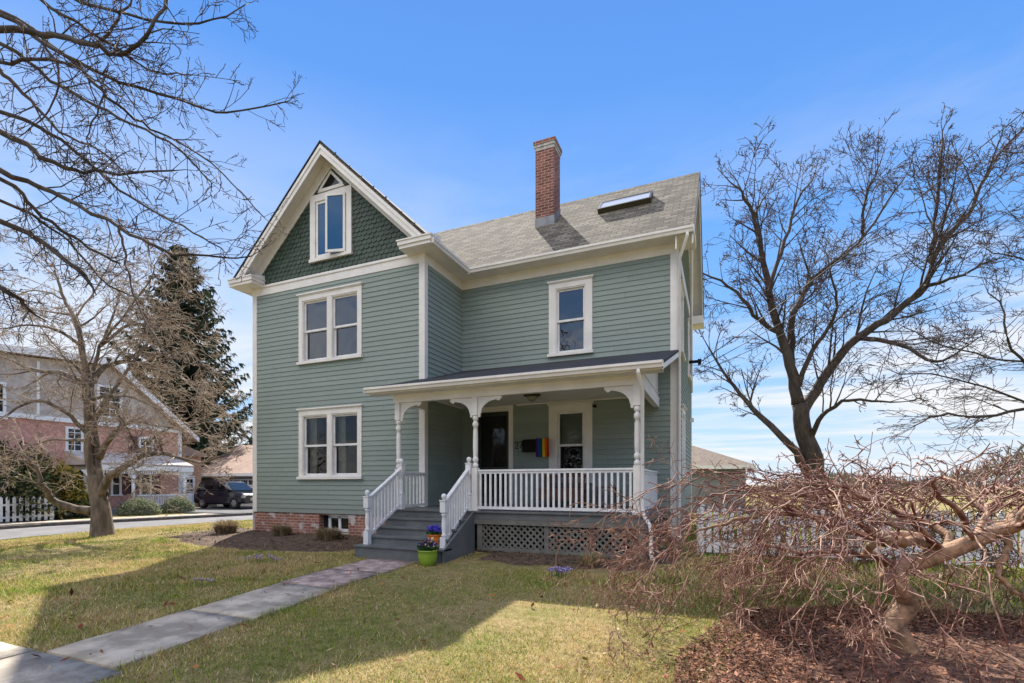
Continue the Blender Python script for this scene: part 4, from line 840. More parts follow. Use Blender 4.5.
# --- spreading tree on the front lawn, left
bx, by = -3.75, -1.6; D = float((np.array((bx, by, 0)) - CAM) @ FW)
t = Tree(14); root = thing('bare_tree', (bx, by, gz(bx, by)), 'low spreading bare tree standing on the lawn by the street', 'tree')
P4 = dict(step=[.22, .17, .13, .1], wob=[.12, .2, .25, .3], trop=[-.005, -.02, -.03, -.03], lv=3, n=[9, 8, 5, 0], ref=[2, 1.2, .7, .4], ang=(25, 65), ratio=.6, rmin=.006, rmax=.035, flat=.75)
t.limb(G([(103, 542), (102, 528), (101, 510), (98, 494), (93, 476)], D), .32, .15, 12)
LM = [([(101, 515), (92, 482), (89, 437), (87, 382), (82, 350), (75, 318), (64, 299), (57, 277), (53, 262)], [0, 0, 0, 0, .2, .4, .6, .8, 1], .15, .02, 16, 2.0, .25), ([(99, 508), (105, 494), (98, 456), (93, 400), (92, 375), (100, 346), (112, 318), (120, 290)], [0, 0, .1, .2, .3, .4, .8, 1.2], .11, .02, 16, 2.0, .3),
 ([(100, 500), (108, 478), (129, 464), (150, 455), (168, 454), (200, 462), (222, 455)], [0, -.2, -.5, -.9, -1.2, -1.5, -1.8], .13, .012, 12, 1.6, .2), ([(99, 458), (110, 437), (129, 422), (150, 424), (172, 428)], [.1, -.1, -.4, -.6, -.9], .10, .012, 9, 1.5, .2),
 ([(93, 382), (106, 366), (135, 362), (161, 369), (195, 385), (222, 408)], [.3, .6, 1, 1.4, 1.6, 1.8], .09, .012, 11, 1.8, .2), ([(92, 512), (58, 503), (44, 488), (36, 470), (22, 452)], [0, -.4, -.8, -1, -1.2], .13, .012, 8, 1.3, .3),
 ([(86, 432), (64, 411), (32, 401), (0, 420), (-30, 440)], [0, -.4, -.8, -1.3, -1.6], .07, .012, 9, 1.5, .2), ([(86, 384), (60, 373), (32, 369), (0, 356), (-40, 345)], [0, .4, .8, 1.2, 1.6], .09, .012, 10, 1.8, .2),
 ([(80, 345), (55, 330), (20, 325), (-20, 335)], [.2, -.2, -.6, -1], .05, .01, 8, 1.5, .2), ([(100, 346), (130, 325), (165, 330), (200, 350)], [.4, .2, 0, -.2], .05, .01, 9, 1.6, .2), ([(89, 440), (60, 440), (30, 445), (5, 455)], [0, .6, 1.2, 1.6], .05, .01, 8, 1.4, .2),
 ([(88, 400), (110, 395), (140, 400), (175, 420)], [0, -.5, -1, -1.4], .05, .01, 8, 1.5, .2), ([(57, 277), (40, 262), (25, 240)], [.8, .8, .8], .02, .008, 5, 1.2, .1),
 ([(95, 420), (120, 380), (150, 340), (175, 300), (190, 270)], [.2, .8, 1.4, 1.8, 2.0], .06, .01, 14, 1.8, .2), ([(100, 346), (128, 310), (150, 280), (160, 255)], [.4, 0, -.3, -.5], .04, .01, 11, 1.5, .2),
 ([(75, 318), (95, 290), (110, 262), (118, 240)], [.4, .2, 0, 0], .03, .01, 9, 1.3, .2), ([(64, 299), (35, 290), (5, 300), (-20, 305)], [.6, .2, 0, -.2], .03, .01, 9, 1.3, .2),
 ([(150, 362), (180, 350), (205, 365), (228, 395)], [1, 0, -.4, -.6], .04, .01, 11, 1.4, .2), ([(129, 464), (150, 440), (180, 425), (215, 420)], [-.5, 0, .3, .5], .035, .01, 10, 1.3, .2)]
for pts, dd, r0, r1, n, L_, f0 in LM:
    o, rad = t.limb(G(pts, [D + q for q in dd]), r0, r1, 9, 4, .015); t.clothe(o, rad, n, L_, P4, f0)
t.done(root, MT['bark'], MT['twigl']); print('maple', len(t.tw.f))

# --- weeping cut-leaf tree, right foreground
bx, by = 13.5, -4.72; D = 4.45
t = Tree(15); root = thing('weeping_tree', (bx, by, gz(bx, by)), 'low weeping ornamental tree with twisted trunk and bare reddish twigs', 'tree')
D0 = float((np.array((bx, by, 0)) - CAM) @ FW)
t.limb(G([(912, 668), (908, 655), (898, 636), (891, 625), (901, 613), (909, 601), (902, 591), (893, 579), (901, 568), (925, 560), (950, 551), (988, 535), (1014, 524)], [D0, D0, D0, D0, D0 + .02, D0, D0 - .03, D0 - .05, D0, D0, D0, D0, D0]), .105, .062, 14, 5)
def bulge(u, v, r):
    c = at(u, v, D0 - .03); t.big.lathe(c, [(r * math.cos(a), r * .8 * math.sin(a)) for a in np.linspace(-1.5, 1.5, 9)], 12)
bulge(889, 627, .075); bulge(893, 577, .10); bulge(910, 654, .10)
WL = [([(925, 560), (934, 546), (915, 541), (894, 540), (875, 543), (868, 552), (884, 562)], [0, 0, -.1, -.2, -.2, -.1, .1], .05, .03), ([(934, 548), (925, 538), (890, 536), (850, 532), (815, 517), (775, 514), (735, 520), (700, 530)], [0, .1, .15, .2, .3, .4, .6, .7], .05, .012),
 ([(988, 535), (1010, 528), (1040, 505), (1075, 500), (1120, 510)], [0, -.1, -.3, -.5, -.6], .06, .02), ([(1000, 530), (1008, 548), (1000, 570), (1012, 590), (1040, 610)], [0, -.1, -.15, -.2, -.2], .035, .012),
 ([(950, 551), (940, 530), (900, 512), (860, 500), (820, 498), (780, 492)], [0, .2, .4, .7, 1.0, 1.2], .04, .012), ([(903, 567), (870, 556), (835, 552), (800, 553), (770, 545)], [0, -.1, -.2, -.3, -.4], .03, .01),
 ([(970, 543), (985, 515), (970, 490), (940, 475)], [0, .3, .8, 1.3], .035, .012), ([(1000, 530), (1030, 500), (1050, 480), (1080, 470)], [0, .4, .9, 1.4], .035, .012), ([(940, 552), (915, 525), (880, 505), (840, 485)], [0, -.3, -.6, -.8], .03, .011),
 ([(975, 540), (960, 515), (940, 495), (930, 480)], [0, -.35, -.7, -1.0], .03, .011), ([(1010, 526), (1035, 520), (1070, 500)], [0, -.6, -1.1], .03, .011)]
PW = dict(step=[.07, .05, .045, .045], wob=[.19, .26, .3, .33], trop=[-.05, -.065, -.07, -.07], lv=2, n=[6, 4, 0, 0], ref=[.8, .4, .25, .2], ang=(20, 52), ratio=.55, rmin=.0033, rmax=.008, floor=-.03, flat=.6)
PI_ = dict(PW, trop=[.0, -.005, -.01], wob=[.2, .28, .3], flat=.45)
LP = []
for pts, dd, r0, r1 in WL:
    o, rad = t.limb(G(pts, [D0 + q for q in dd]), r0, r1, 8, 4, .01); t.clothe(o, rad, 6, .6, PW, .35); k0 = len(o) // 3; LP += [(o[j], rad[j]) for j in range(k0, len(o))]
rw = np.random.default_rng(77); ctr = at(940, 540, D0 + .1); LPx = np.array([q for q, _ in LP])
for i in range(100):       # thin arching branches of the umbrella, each leaving one of the limbs
    a = 2 * math.pi * (i + rw.uniform(-.5, .5)) / 100; dv = np.array((math.cos(a), math.sin(a), 0)); lf = max(0, -(dv @ RT)); near = max(0, -(dv @ FW))
    Rr = rw.uniform(1.1, 2.35) + lf * rw.uniform(.1, 1.25); zt = rw.uniform(.0, 1) ** .8; top = 1.08 + .55 * zt; e = rw.uniform(-.05, .3)
    if near > .7 and rw.uniform() < .8: continue
    mid = ctr * np.array((1, 1, 0)) + dv * Rr * .35 + UPV * (ctr[2] + .1); sc_ = np.linalg.norm(LPx - mid, axis=1) + rw.uniform(0, .35, len(LPx)); j = int(np.argmin(sc_)); p0 = LPx[j]
    end = ctr * np.array((1, 1, 0)) + dv * Rr + UPV * (top - (top - e) * rw.uniform(.45, 1.)); pts = [p0]
    for f in (.2, .4, .6, .8):
        q = p0 + (end - p0) * f; hgt = p0[2] + (top - p0[2]) * math.sin(min(1, f * 1.6) * math.pi / 2); pts.append(np.array((q[0] + rw.normal() * .07, q[1] + rw.normal() * .07, hgt * (1 - f ** 3) + q[2] * f ** 3 + rw.normal() * .035)))
    pts.append(end); o, rad = t.limb(pts, rw.uniform(.007, .013), .004, 5, 6, .014); kk = int(len(o) * .62)
    if kk > 4: t.clothe(o[:kk], rad[:kk], 5, .42, PI_, .3)
    t.clothe(o[kk:], rad[kk:], int(7 - 3 * near), .66, PW, .0)
print('weeping faces', len(t.tw.f))
t.done(root, MT['barkp'], MT['twigr']); t.buds(.011, 2, MT['budr'], root, None)
#@@PART2
# --- tall spruce behind the neighbour's house
def spruce(px, D, ztop, rmaxx, seed, label, zb=2.5):
    base = at(px, 500, D); root = thing('spruce_tree', (base[0], base[1], -.2), label, 'tree'); r = np.random.default_rng(seed)
    tr = MB(); tr.tube([(base[0], base[1], -.4), (base[0], base[1], ztop * .5), (base[0], base[1], ztop)], [.35, .2, .03], 8); tr.build('trunk', MT['barkd'], root)
    V = []; C = []; bm = MB(); z = zb; cols_ = [np.array(c) for c in ((.030, .055, .032), (.045, .065, .034), (.022, .040, .026), (.08, .07, .04))]
    while z < ztop - .1:
        f = (z - zb) / (ztop - zb); Rr = rmaxx * (1 - f) ** .72 * (.75 if f < .12 else 1) + .12; nb = int(7 + 5 * (1 - f))
        for i in range(nb):
            a = 2 * math.pi * (i + r.uniform(-.4, .4)) / nb; L_ = Rr * r.uniform(.6, 1.15); dv = np.array((math.cos(a), math.sin(a), 0)); sd_ = np.array((-dv[1], dv[0], 0)); k = max(4, int(L_ / .28)); pts = []
            for j in range(k + 1):
                t_ = j / k; pts.append(np.array((base[0], base[1], z)) + dv * L_ * t_ + UPV * L_ * (-.30 * math.sin(t_ * 2.3) + .26 * t_ ** 3))
            bm.tube(pts, [.035 * (1 - .8 * j / k) for j in range(k + 1)], 3, caps=False)
            for j in range(1, k + 1):
                w = .12 + .42 * math.sin(min(1, (j / k)) * 2.6) * min(1, L_ / 2.5)
                for q in range(13):
                    s_ = r.choice((-1, 1)); o = pts[j] + dv * r.uniform(-.18, .18); tip = o + sd_ * s_ * w * r.uniform(.2, 1) + UPV * r.uniform(-.42, -.02) + dv * r.uniform(0, .25)
                    wd = unit(np.cross(tip - o, r.normal(size=3))) * r.uniform(.04, .095); V.append([o - wd, o + wd, tip + wd * .3, tip - wd * .3]); C.append(cols_[r.integers(4) if r.uniform() < .8 else 1] * r.uniform(.8, 1.3))
        z += .33 + .14 * (1 - f)
    bm.build('branches', MT['barkd'], root); quickmesh('needles', V, 4, MT['leafg'], root, C)
spruce(180, 39., 20.3, 6.2, 3, 'tall dark green spruce rising behind the brick neighbour house')
def bushy(name, cx, cy, rx_, ry_, h, n, cols_, seed, label, cat, size=.12, flat=False, group=None, z0=0, top=None):
    root = thing(name, (cx, cy, gz(cx, cy)), label, cat, group); r = np.random.default_rng(seed); zb = gz(cx, cy) + z0
    st = MB()
    for i in range(9):
        a = r.uniform(0, 6.28); st.tube([(cx, cy, zb), (cx + .3 * rx_ * math.cos(a), cy + .3 * ry_ * math.sin(a), zb + h * .5), (cx + .6 * rx_ * math.cos(a), cy + .6 * ry_ * math.sin(a), zb + h * .8)], [.03, .02, .008], 5)
    st.build('stems', MT['bark'], root)
    V = []; C = []
    lob = [(r.uniform(0, 6.28), r.uniform(.1, .95), r.uniform(.75, 1.15)) for _ in range(14)]
    for i in range(n):
        d = unit(r.normal(size=3)); d[2] = abs(d[2]) if r.uniform() < .85 else d[2] * .5
        k = r.uniform(.55, 1.0) ** .5; f = 1 + sum(.16 * math.cos((math.atan2(d[1], d[0]) - a) * 3) * math.cos((d[2] - q) * 5) * w for a, q, w in lob) / 4 if not flat else 1 + r.normal() * .02
        p = np.array((cx + d[0] * rx_ * k * f, cy + d[1] * ry_ * k * f, zb + max(.02, (.12 + d[2] * .88) * h * k * f)))
        e = unit(r.normal(size=3) + d * .7); g_ = unit(np.cross(e, r.normal(size=3))); s_ = size * r.uniform(.5, 1.2)
        V.append([p - g_ * s_ * .3, p + g_ * s_ * .3, p + e * s_ + g_ * s_ * .15, p + e * s_ - g_ * s_ * .15])
        c = cols_(d, r) if callable(cols_) else cols_[r.integers(len(cols_))]; C.append(np.array(c) * r.uniform(.7, 1.3))
    quickmesh('foliage', V, 4, MT['leafg'], root, C); return root
def yc(d, r):
    return (.42, .30, .04) if (d[2] > .25 and r.uniform() < .55) else ((.13, .13, .035) if r.uniform() < .6 else (.05, .075, .03))
p = at(8, 512, 21.); bushy('evergreen_shrub', p[0], p[1], 2.2, 1.9, 3.0, 9000, [(.045, .06, .025), (.08, .085, .03), (.03, .045, .022), (.14, .12, .05)], 21, 'big dark evergreen shrub behind the white picket fence across the street', 'shrub', .17)
p = at(57, 510, 22.5); bushy('evergreen_shrub', p[0], p[1], 1.1, 1.1, 2.5, 5000, yc, 22, 'golden-tipped evergreen shrub between the fence and the brick house', 'shrub', .15)
for px, D, lab, w in ((139, 25.0, 'wider clipped round shrub in front of the brick house porch', .92), (178, 26.8, 'smaller clipped round shrub near the brick house corner', .78)):
    p = at(px, 512, D); bushy('round_shrub', p[0], p[1], w, w, .86, 6000, [(.14, .17, .08), (.22, .25, .14), (.34, .34, .24)], int(px), lab, 'shrub', .07, True, 'clipped shrubs by the brick house')

# ================================================================== NEIGHBOUR'S HOUSE
NX = -18.3; FN = Fr((NX, 0, -.25), (0, 1, 0), (1, 0, 0))     # u = y, n = x
nh = thing('neighbour_house', (NX - 4, 3, -.25), 'pink brick and grey shingle house with gingerbread porch across the side street', 'house')
b = MB(); b.box((-5, -9, 0), (9.9, 0, 4.72), FN); b.build('brick_wall', MT['nbrick'], nh)
gp = [(-6, 4.75), (9.85, 4.75), (6.07, 7.9), (1.7, 7.55), (-6, 7.2)]
b = MB(); b.prism(gp, -9, .05, FN); b.build('shingle_wall', MT['nshing'], nh)
b = MB(); b.box((-6, .051, 4.68), (9.95, .12, 4.86), FN); b.box((-6, .051, 4.86), (9.95, .09, 4.9), FN); b.build('trim_band', MT['nwhite'], nh)
b = MB(); b.prism([(10.7, 4.2), (10.7, 4.45), (6.07, 8.25), (1.6, 7.9), (-6.6, 7.5), (-6.6, 7.25), (1.7, 7.6), (6.0, 7.95), (9.9, 4.75)], -9.3, .45, FN); b.build('roof', MT['nroof'], nh)
b = MB(); b.prism([(10.75, 4.2), (10.75, 4.46), (6.07, 8.3), (5.7, 8.22), (5.8, 7.9), (6.0, 7.93)], .451, .49, FN); b.prism([(-6.6, 7.25), (-6.6, 7.5), (1.6, 7.9), (6.0, 8.26), (5.8, 7.9), (1.7, 7.6)], .451, .49, FN); b.build('rake_board', MT['nwhite'], nh)
def nwin(u0, u1, z0, z1, shut=False, nm='window', fr=FN, par=nh, n0=.051, grid=False):
    b = MB(); w = .11
    b.box((u0, n0, z0), (u0 + w, n0 + .07, z1), fr); b.box((u1 - w, n0, z0), (u1, n0 + .07, z1), fr); b.box((u0 + w, n0, z1 - w), (u1 - w, n0 + .07, z1), fr); b.box((u0 - .04, n0, z0 - .05), (u1 + .04, n0 + .1, z0 + .03), fr); b.box((u0 + w, n0, (z0 + z1) / 2 - .03), (u1 - w, n0 + .05, (z0 + z1) / 2 + .03), fr)
    if grid:
        b.box(((u0 + u1) / 2 - .015, n0, z0), ((u0 + u1) / 2 + .015, n0 + .045, z1), fr); b.box((u0, n0, z0 + (z1 - z0) * .25), (u1, n0 + .044, z0 + (z1 - z0) * .25 + .03), fr); b.box((u0, n0, z0 + (z1 - z0) * .75), (u1, n0 + .044, z0 + (z1 - z0) * .75 + .03), fr)
    o = b.build(nm, MT['nwhite'], par); p = MB(); p.box((u0 + w, n0 - .03, z0), (u1 - w, n0 + .02, z1 - w), fr); p.build('pane', MT['gdark'], o)
    if shut:
        for a in (u0 - .5, u1 + .06):
            s = MB(); s.box((a, n0 - .02, z0), (a + .44, n0 + .04, z1), fr)
            for k in range(8): s.box((a + .05, n0 + .041, z0 + .08 + k * (z1 - z0 - .1) / 8), (a + .39, n0 + .055, z0 + .13 + k * (z1 - z0 - .1) / 8), fr)
            s.build('shutter', MT['maroon'], par)
def yat(px): # y on the neighbour's facade for a picture column
    r_ = FW + RT * (px - 512) / FPX; t_ = (NX - CAM[0]) / r_[0]; return CAM[1] + r_[1] * t_, t_
def zat(px, v): return CAM[2] + (HZ - v) / FPX * yat(px)[1] + .25
nwin(yat(96)[0], yat(121)[0], zat(108, 417), zat(108, 386), n0=.06, grid=True); nwin(yat(-12)[0], yat(5)[0], zat(0, 418), zat(0, 382), n0=.06)
b = MB(); b.box((yat(36)[0], .052, 4.9), (yat(38.5)[0], .1, 7.5), FN); b.box((9.75, -.02, 0), (9.95, .05, 4.68), FN); b.build('corner_board', MT['nwhite'], nh)
nwin(yat(65)[0], yat(83)[0], zat(74, 451), zat(74, 427), n0=.005, grid=True); nwin(yat(138)[0], yat(153)[0], zat(145, 455), zat(145, 437), True, n0=.005)
nwin(yat(139)[0], yat(151)[0], zat(145, 495), zat(145, 473), True, n0=.005); nwin(yat(110)[0], yat(121)[0], zat(115, 495), zat(115, 473), True, n0=.005)
# its porch
y0n, y1n = yat(60)[0] + .2, 9.4; pz = 2.55
b = MB(); b.prism([(0, pz + .75), (1.95, pz + .12), (1.95, pz), (0, pz)], y0n, y1n, Fr((NX, 0, -.25), (1, 0, 0), (0, 1, 0))); b.build('porch_roof', MT['nshing'], nh)
b = MB(); b.box((y0n, 1.80, pz - .26), (y1n, 1.95, pz - .001), FN)
for k in range(46):
    a = y0n + (k + .5) * (y1n - y0n) / 46; b.box((a - .03, 1.84, pz - .42), (a + .03, 1.87, pz - .261), FN)
b.build('gingerbread_trim', MT['nwhite'], nh)
b = MB(); b.box((y0n, .001, .0), (y1n, 1.9, .32), FN); b.build('porch_floor', MT['ngrey'], nh)
for px in (62, 129, 183):
    a = yat(px)[0] + (.3 if px == 62 else (-1.1 if px > 150 else -.8)); b = MB(); b.tube([FN(a, 1.8, .32), FN(a, 1.8, pz - .26)], .085, 8); b.prism([(a - .4, pz - .26), (a + .4, pz - .26), (a + .09, pz - .65), (a - .09, pz - .65)], 1.79, 1.83, FN); b.build('porch_post', MT['nwhite'], nh)
b = MB(); b.box((y0n + 2.3, 1.75, .95), (y1n, 1.83, 1.02), FN); b.box((y0n + 2.3, 1.76, .42), (y1n, 1.82, .47), FN)
for k in range(34): a = y0n + 2.3 + (k + .5) * (y1n - y0n - 2.3) / 34; b.box((a - .02, 1.785, .47), (a + .02, 1.795, .95), FN)
b.build('porch_railing', MT['nwhite'], nh)
b = MB(); a = yat(68)[0]; b.box((a - .6, .001, .32), (a + .9, .09, 2.5), FN); nd = b.build('front_door', MT['nwhite'], nh); p = MB(); p.box((a - .35, .0, 1.2), (a + .05, .1, 2.3), FN); p.box((a + .25, .0, 1.2), (a + .6, .1, 2.3), FN); p.build('pane', MT['gdark'], nd)
# brick wing with a white door
b = MB(); b.box((9.96, -7, 0), (11.9, -1.0, 3.35), FN); b.build('brick_wing', MT['nbrick2'], nh)
b = MB(); b.prism([(9.96, 3.36), (12.15, 3.36), (12.15, 3.5), (9.96, 4.3)], -7.3, -.75, FN); b.build('wing_roof', MT['nroof'], nh)
b = MB(); b.box((10.55, -.999, .05), (11.45, -.94, 2.12), FN); d2 = b.build('side_door', MT['nwhite'], nh)
for r_ in range(3):
    for c_ in range(3):
        p = MB(); p.box((10.70 + c_ * .21, -.99, 1.05 + r_ * .3), (10.88 + c_ * .21, -.936, 1.31 + r_ * .3), FN); p.build('pane', MT['gdark'], d2)
# ---------------------------------------------------------------- garage at the end of the drive
ga = thing('garage', (-16.8, 13.5, -.3), 'low grey garage with pinkish shingle roof and wide white door', 'garage'); GY = 14.0
FG_ = Fr((-23.5, GY, -.3), (1, 0, 0), (0, -1, 0))
b = MB(); b.box((0, -7, 0), (8.6, 0, 2.35), FG_); b.build('wall', MT['ngrey'], ga)
b = MB(); b.prism([(.45, 2.22), (.45, 2.36), (-4.0, 4.75), (-7.6, 2.3)], -.4, 9.0, Fr((-23.5, GY, -.3), (0, -1, 0), (1, 0, 0))); b.build('roof', MT['nroof'], ga)
b = MB(); b.box((-.4, .451, 2.18), (9.0, .48, 2.38), FG_); b.build('fascia', MT['nwhite'], ga)
b = MB(); b.box((-.02, .001, 0), (.16, .04, 2.2), FG_); b.box((.0, .001, 2.1), (8.6, .035, 2.2), FG_); b.build('trim', MT['nwhite'], ga)
b = MB()
for k in range(4): b.box((2.9, .001, .02 + k * .5), (7.6, .05, .50 + k * .5), FG_)
gd = b.build('garage_door', MT['nwhite'], ga)
for k in range(6):
    p = MB(); a = 3.1 + k * .74; p.box((a, .0, 1.60), (a + .17, .054, 1.90), FG_); p.box((a + .21, .0, 1.60), (a + .38, .054, 1.90), FG_); p.box((a + .42, 0, 1.6), (a + .56, .054, 1.9), FG_); p.build('pane', MT['gdark'], gd)
# ---------------------------------------------------------------- black SUV in the drive
cc = at(231, 510, 30.6); car = thing('parked_car', (cc[0], cc[1], -.2), 'black SUV parked on the driveway in front of the grey garage', 'car')
hd = RT * .93 + FW * -.37; hd = unit(hd); FC = Fr((cc[0], cc[1], gz(cc[0], cc[1]) + .075), hd, -unit(np.cross(UPV, hd)) * 1.0)
def loft(b, secs):
    """secs: list of (u, halfwidth_bottom, halfwidth_top, z0, z1)"""
    k = 8; base = len(b.v)
    for u, wb, wt, z0, z1 in secs:
        for n_, z in ((-wb * .94, z0), (-wb, z0 + .12), (-wb, z0 + (z1 - z0) * .6), (-wt, z1), (wt, z1), (wb, z0 + (z1 - z0) * .6), (wb, z0 + .12), (wb * .94, z0)): b.v.append(tuple(FC(u, n_, z)))
    for i in range(len(secs) - 1):
        for j in range(k): j2 = (j + 1) % k; b.f.append((base + i * k + j, base + i * k + j2, base + (i + 1) * k + j2, base + (i + 1) * k + j)); b.sm.append(False)
    b.f.append(tuple(base + j for j in range(k))); b.f.append(tuple(base + (len(secs) - 1) * k + j for j in reversed(range(k)))); b.sm += [False, False]
b = MB(); loft(b, [(-2.18, .78, .74, .42, .92), (-2.1, .88, .84, .32, 1.06), (-1.2, .90, .86, .26, 1.08), (.6, .90, .86, .26, 1.06), (1.1, .90, .84, .28, 1.02), (1.9, .88, .78, .32, .92), (2.15, .80, .68, .38, .80)]); b.build('body', MT['carp'], car, .03)
b = MB(); loft(b, [(-2.06, .80, .70, 1.05, 1.12), (-1.78, .82, .66, 1.05, 1.62), (-1.2, .83, .66, 1.05, 1.68), (.1, .83, .66, 1.05, 1.66), (.42, .83, .66, 1.05, 1.58), (1.12, .80, .72, 1.02, 1.06)]); cb = b.build('cabin', MT['carp'], car, .02)
for sgn in (-1, 1):
    b = MB()
    for poly in ([(-1.85, 1.12), (-1.25, 1.12), (-1.25, 1.52), (-1.68, 1.52)], [(-1.17, 1.12), (-.45, 1.12), (-.45, 1.55), (-1.17, 1.55)], [(-.37, 1.12), (.78, 1.10), (.32, 1.50), (-.37, 1.55)]):
        b.prism(poly, sgn * .765 - .06, sgn * .765 + .065, FC)
    b.build('side_window', MT['carg'], cb)
b = MB(); P_ = [FC(.45, -.62, 1.565), FC(.45, .62, 1.565), FC(1.08, .70, 1.10), FC(1.08, -.70, 1.10)]; b.add([p_ + UPV * .012 for p_ in P_], [(0, 1, 2, 3)]); b.build('windscreen', MT['carg'], cb)
for u in (-1.35, 1.35):
    for sgn in (-1, 1):
        o = FC(u, sgn * .80, .36); ax = FC.n * sgn; fu = FC.u; b = MB()
        for rr, w0, w1, mm_ in ((.36, -.12, .12, 'tyre_'),):
            ring = []
            prof = [(.20, .10), (.26, .13), (.34, .12), (.365, .06), (.365, -.08), (.3, -.12)]
            base = len(b.v)
            for r_, n_ in prof:
                for j in range(20): an = j * math.pi / 10; b.v.append(tuple(o + fu * r_ * math.cos(an) + UPV * r_ * math.sin(an) + ax * n_))
            for i in range(len(prof) - 1):
                for j in range(20): b.f.append((base + i * 20 + j, base + i * 20 + (j + 1) % 20, base + (i + 1) * 20 + (j + 1) % 20, base + (i + 1) * 20 + j)); b.sm.append(True)
            b.f.append(tuple(base + 100 + j for j in range(20))); b.sm.append(False)
        wl = b.build('wheel', MT['tyre'], car); b = MB()
        for k in range(6):
            an = k * math.pi / 3; d_ = fu * math.cos(an) + UPV * math.sin(an); e_ = -fu * math.sin(an) + UPV * math.cos(an)
            b.add([o + d_ * .02 - e_ * .03 + ax * .11, o + d_ * .24 - e_ * .05 + ax * .105, o + d_ * .24 + e_ * .05 + ax * .105, o + d_ * .02 + e_ * .03 + ax * .11], [(0, 1, 2, 3)])
        base = len(b.v); b.v += [tuple(o + fu * .235 * math.cos(j * math.pi / 10) + UPV * .235 * math.sin(j * math.pi / 10) + ax * .095) for j in range(20)]; b.f.append(tuple(base + j for j in range(20))); b.sm.append(False)
        b.build('rim', MT['rim'], wl)
for sgn in (-1, 1):
    b = MB(); b.box((1.98, sgn * .62 - .16, .70), (2.14, sgn * .62 + .16, .84), FC); b.build('headlight', MT['frost'], car)
b = MB(); b.box((2.1, -.45, .5), (2.17, .45, .68), FC); b.build('grille', MT['rim'], car)
b = MB(); b.box((.75, -1.0, 1.08), (.92, -.84, 1.22), FC); b.build('wing_mirror', MT['carp'], car)
b = MB(); b.box((.75, .84, 1.08), (.92, 1.0, 1.22), FC); b.build('wing_mirror', MT['carp'], car)

# ================================================================== FENCES
def picket_fence(p0, p1, n, h, label, posts, seed=0, th=.02, w=.045, m='white', rail=(.22, .72)):
    p0 = np.array((p0[0], p0[1], 0.)); p1 = np.array((p1[0], p1[1], 0.)); d = p1 - p0; Ln = np.linalg.norm(d); d /= Ln; nn = np.array((d[1], -d[0], 0)); r = random.Random(seed)
    root = thing('picket_fence', (p0[0], p0[1], gz(*p0[:2])), label, 'fence'); b = MB()
    zf = lambda u: gz(*(p0 + d * u)[:2])
    for i in range(n):
        u = (i + .5) * Ln / n; z = zf(u) + .07; fr = Fr(p0 + UPV * z, d, nn); j = r.uniform(-.008, .008)
        b.prism([(u - w + j, 0), (u + w + j, 0), (u + w + j, h - .07), (u + j, h + r.uniform(-.01, .01)), (u - w + j, h - .07)], 0, th, fr)
    for f in rail:
        z = zf(Ln / 2) + h * f
        P = [p0 + UPV * (zf(0) + h * f), p1 + UPV * (zf(Ln) + h * f)]; 
        b.hexa([P[0] - nn * .05, P[1] - nn * .05, P[1] - nn * .003, P[0] - nn * .003] + [q_ + UPV * .08 for q_ in (P[0] - nn * .05, P[1] - nn * .05, P[1] - nn * .003, P[0] - nn * .003)])
    b.build('picket_panel', MT[m], root)
    for u in posts:
        z = zf(u); fr = Fr(p0 + UPV * z, d, nn); q_ = MB(); q_.box((u - .065, -.16, -.1), (u + .065, -.051, h + .06), fr); q_.prism([(u - .08, h + .061), (u + .08, h + .061), (u, h + .13)], -.17, -.04, fr); q_.build('post', MT[m], root)
picket_fence((11.62, .0), (21.5, .0), 76, .86, 'white picket fence running from the house corner behind the weeping tree', (.05, 2.45, 4.85, 7.25, 9.7), 1)
picket_fence((-13.9, -3.0), (-13.9, 1.75), 24, 1.0, 'short white picket fence on the far side of the street', (.05, 2.4, 4.7), 2, w=.055)

# ================================================================== NEIGHBOURING BUILDING, RIGHT
rb = thing('outbuilding', (17, 13, 0), 'low building with brown shingle roof beyond the back garden', 'building')
pA = at(628, 500, 26.); b = MB(); xa, ya = pA[0], pA[1]
b.box((xa - 4, ya, -.05), (xa + 5.6, ya + 7, 2.25)); b.build('wall', MT['ngrey'], rb)
b = MB(); e_ = .45; z_ = 2.25; X0, X1, Y0, Y1 = xa - 4.4, xa + 6.0, ya - .4, ya + 7.4; zt = 3.75; c0, c1 = X0 + 3.6, X1 - 3.6; ym = (Y0 + Y1) / 2
b.add([(X0, Y0, z_), (X1, Y0, z_), (X1, Y1, z_), (X0, Y1, z_), (c0, ym, zt), (c1, ym, zt)], [(0, 1, 5, 4), (1, 2, 5), (2, 3, 4, 5), (3, 0, 4), (0, 3, 2, 1)]); b.build('roof', MT['broof'], rb)
b = MB(); b.box((X0, Y0 - .02, z_ - .18), (X1, Y0 + .0, z_ - .002)); b.build('fascia', MT['nwhite'], rb); b = MB(); b.box((X1 - .001, Y0, z_ - .18), (X1 + .02, Y1, z_ - .002)); b.build('fascia', MT['nwhite'], rb)

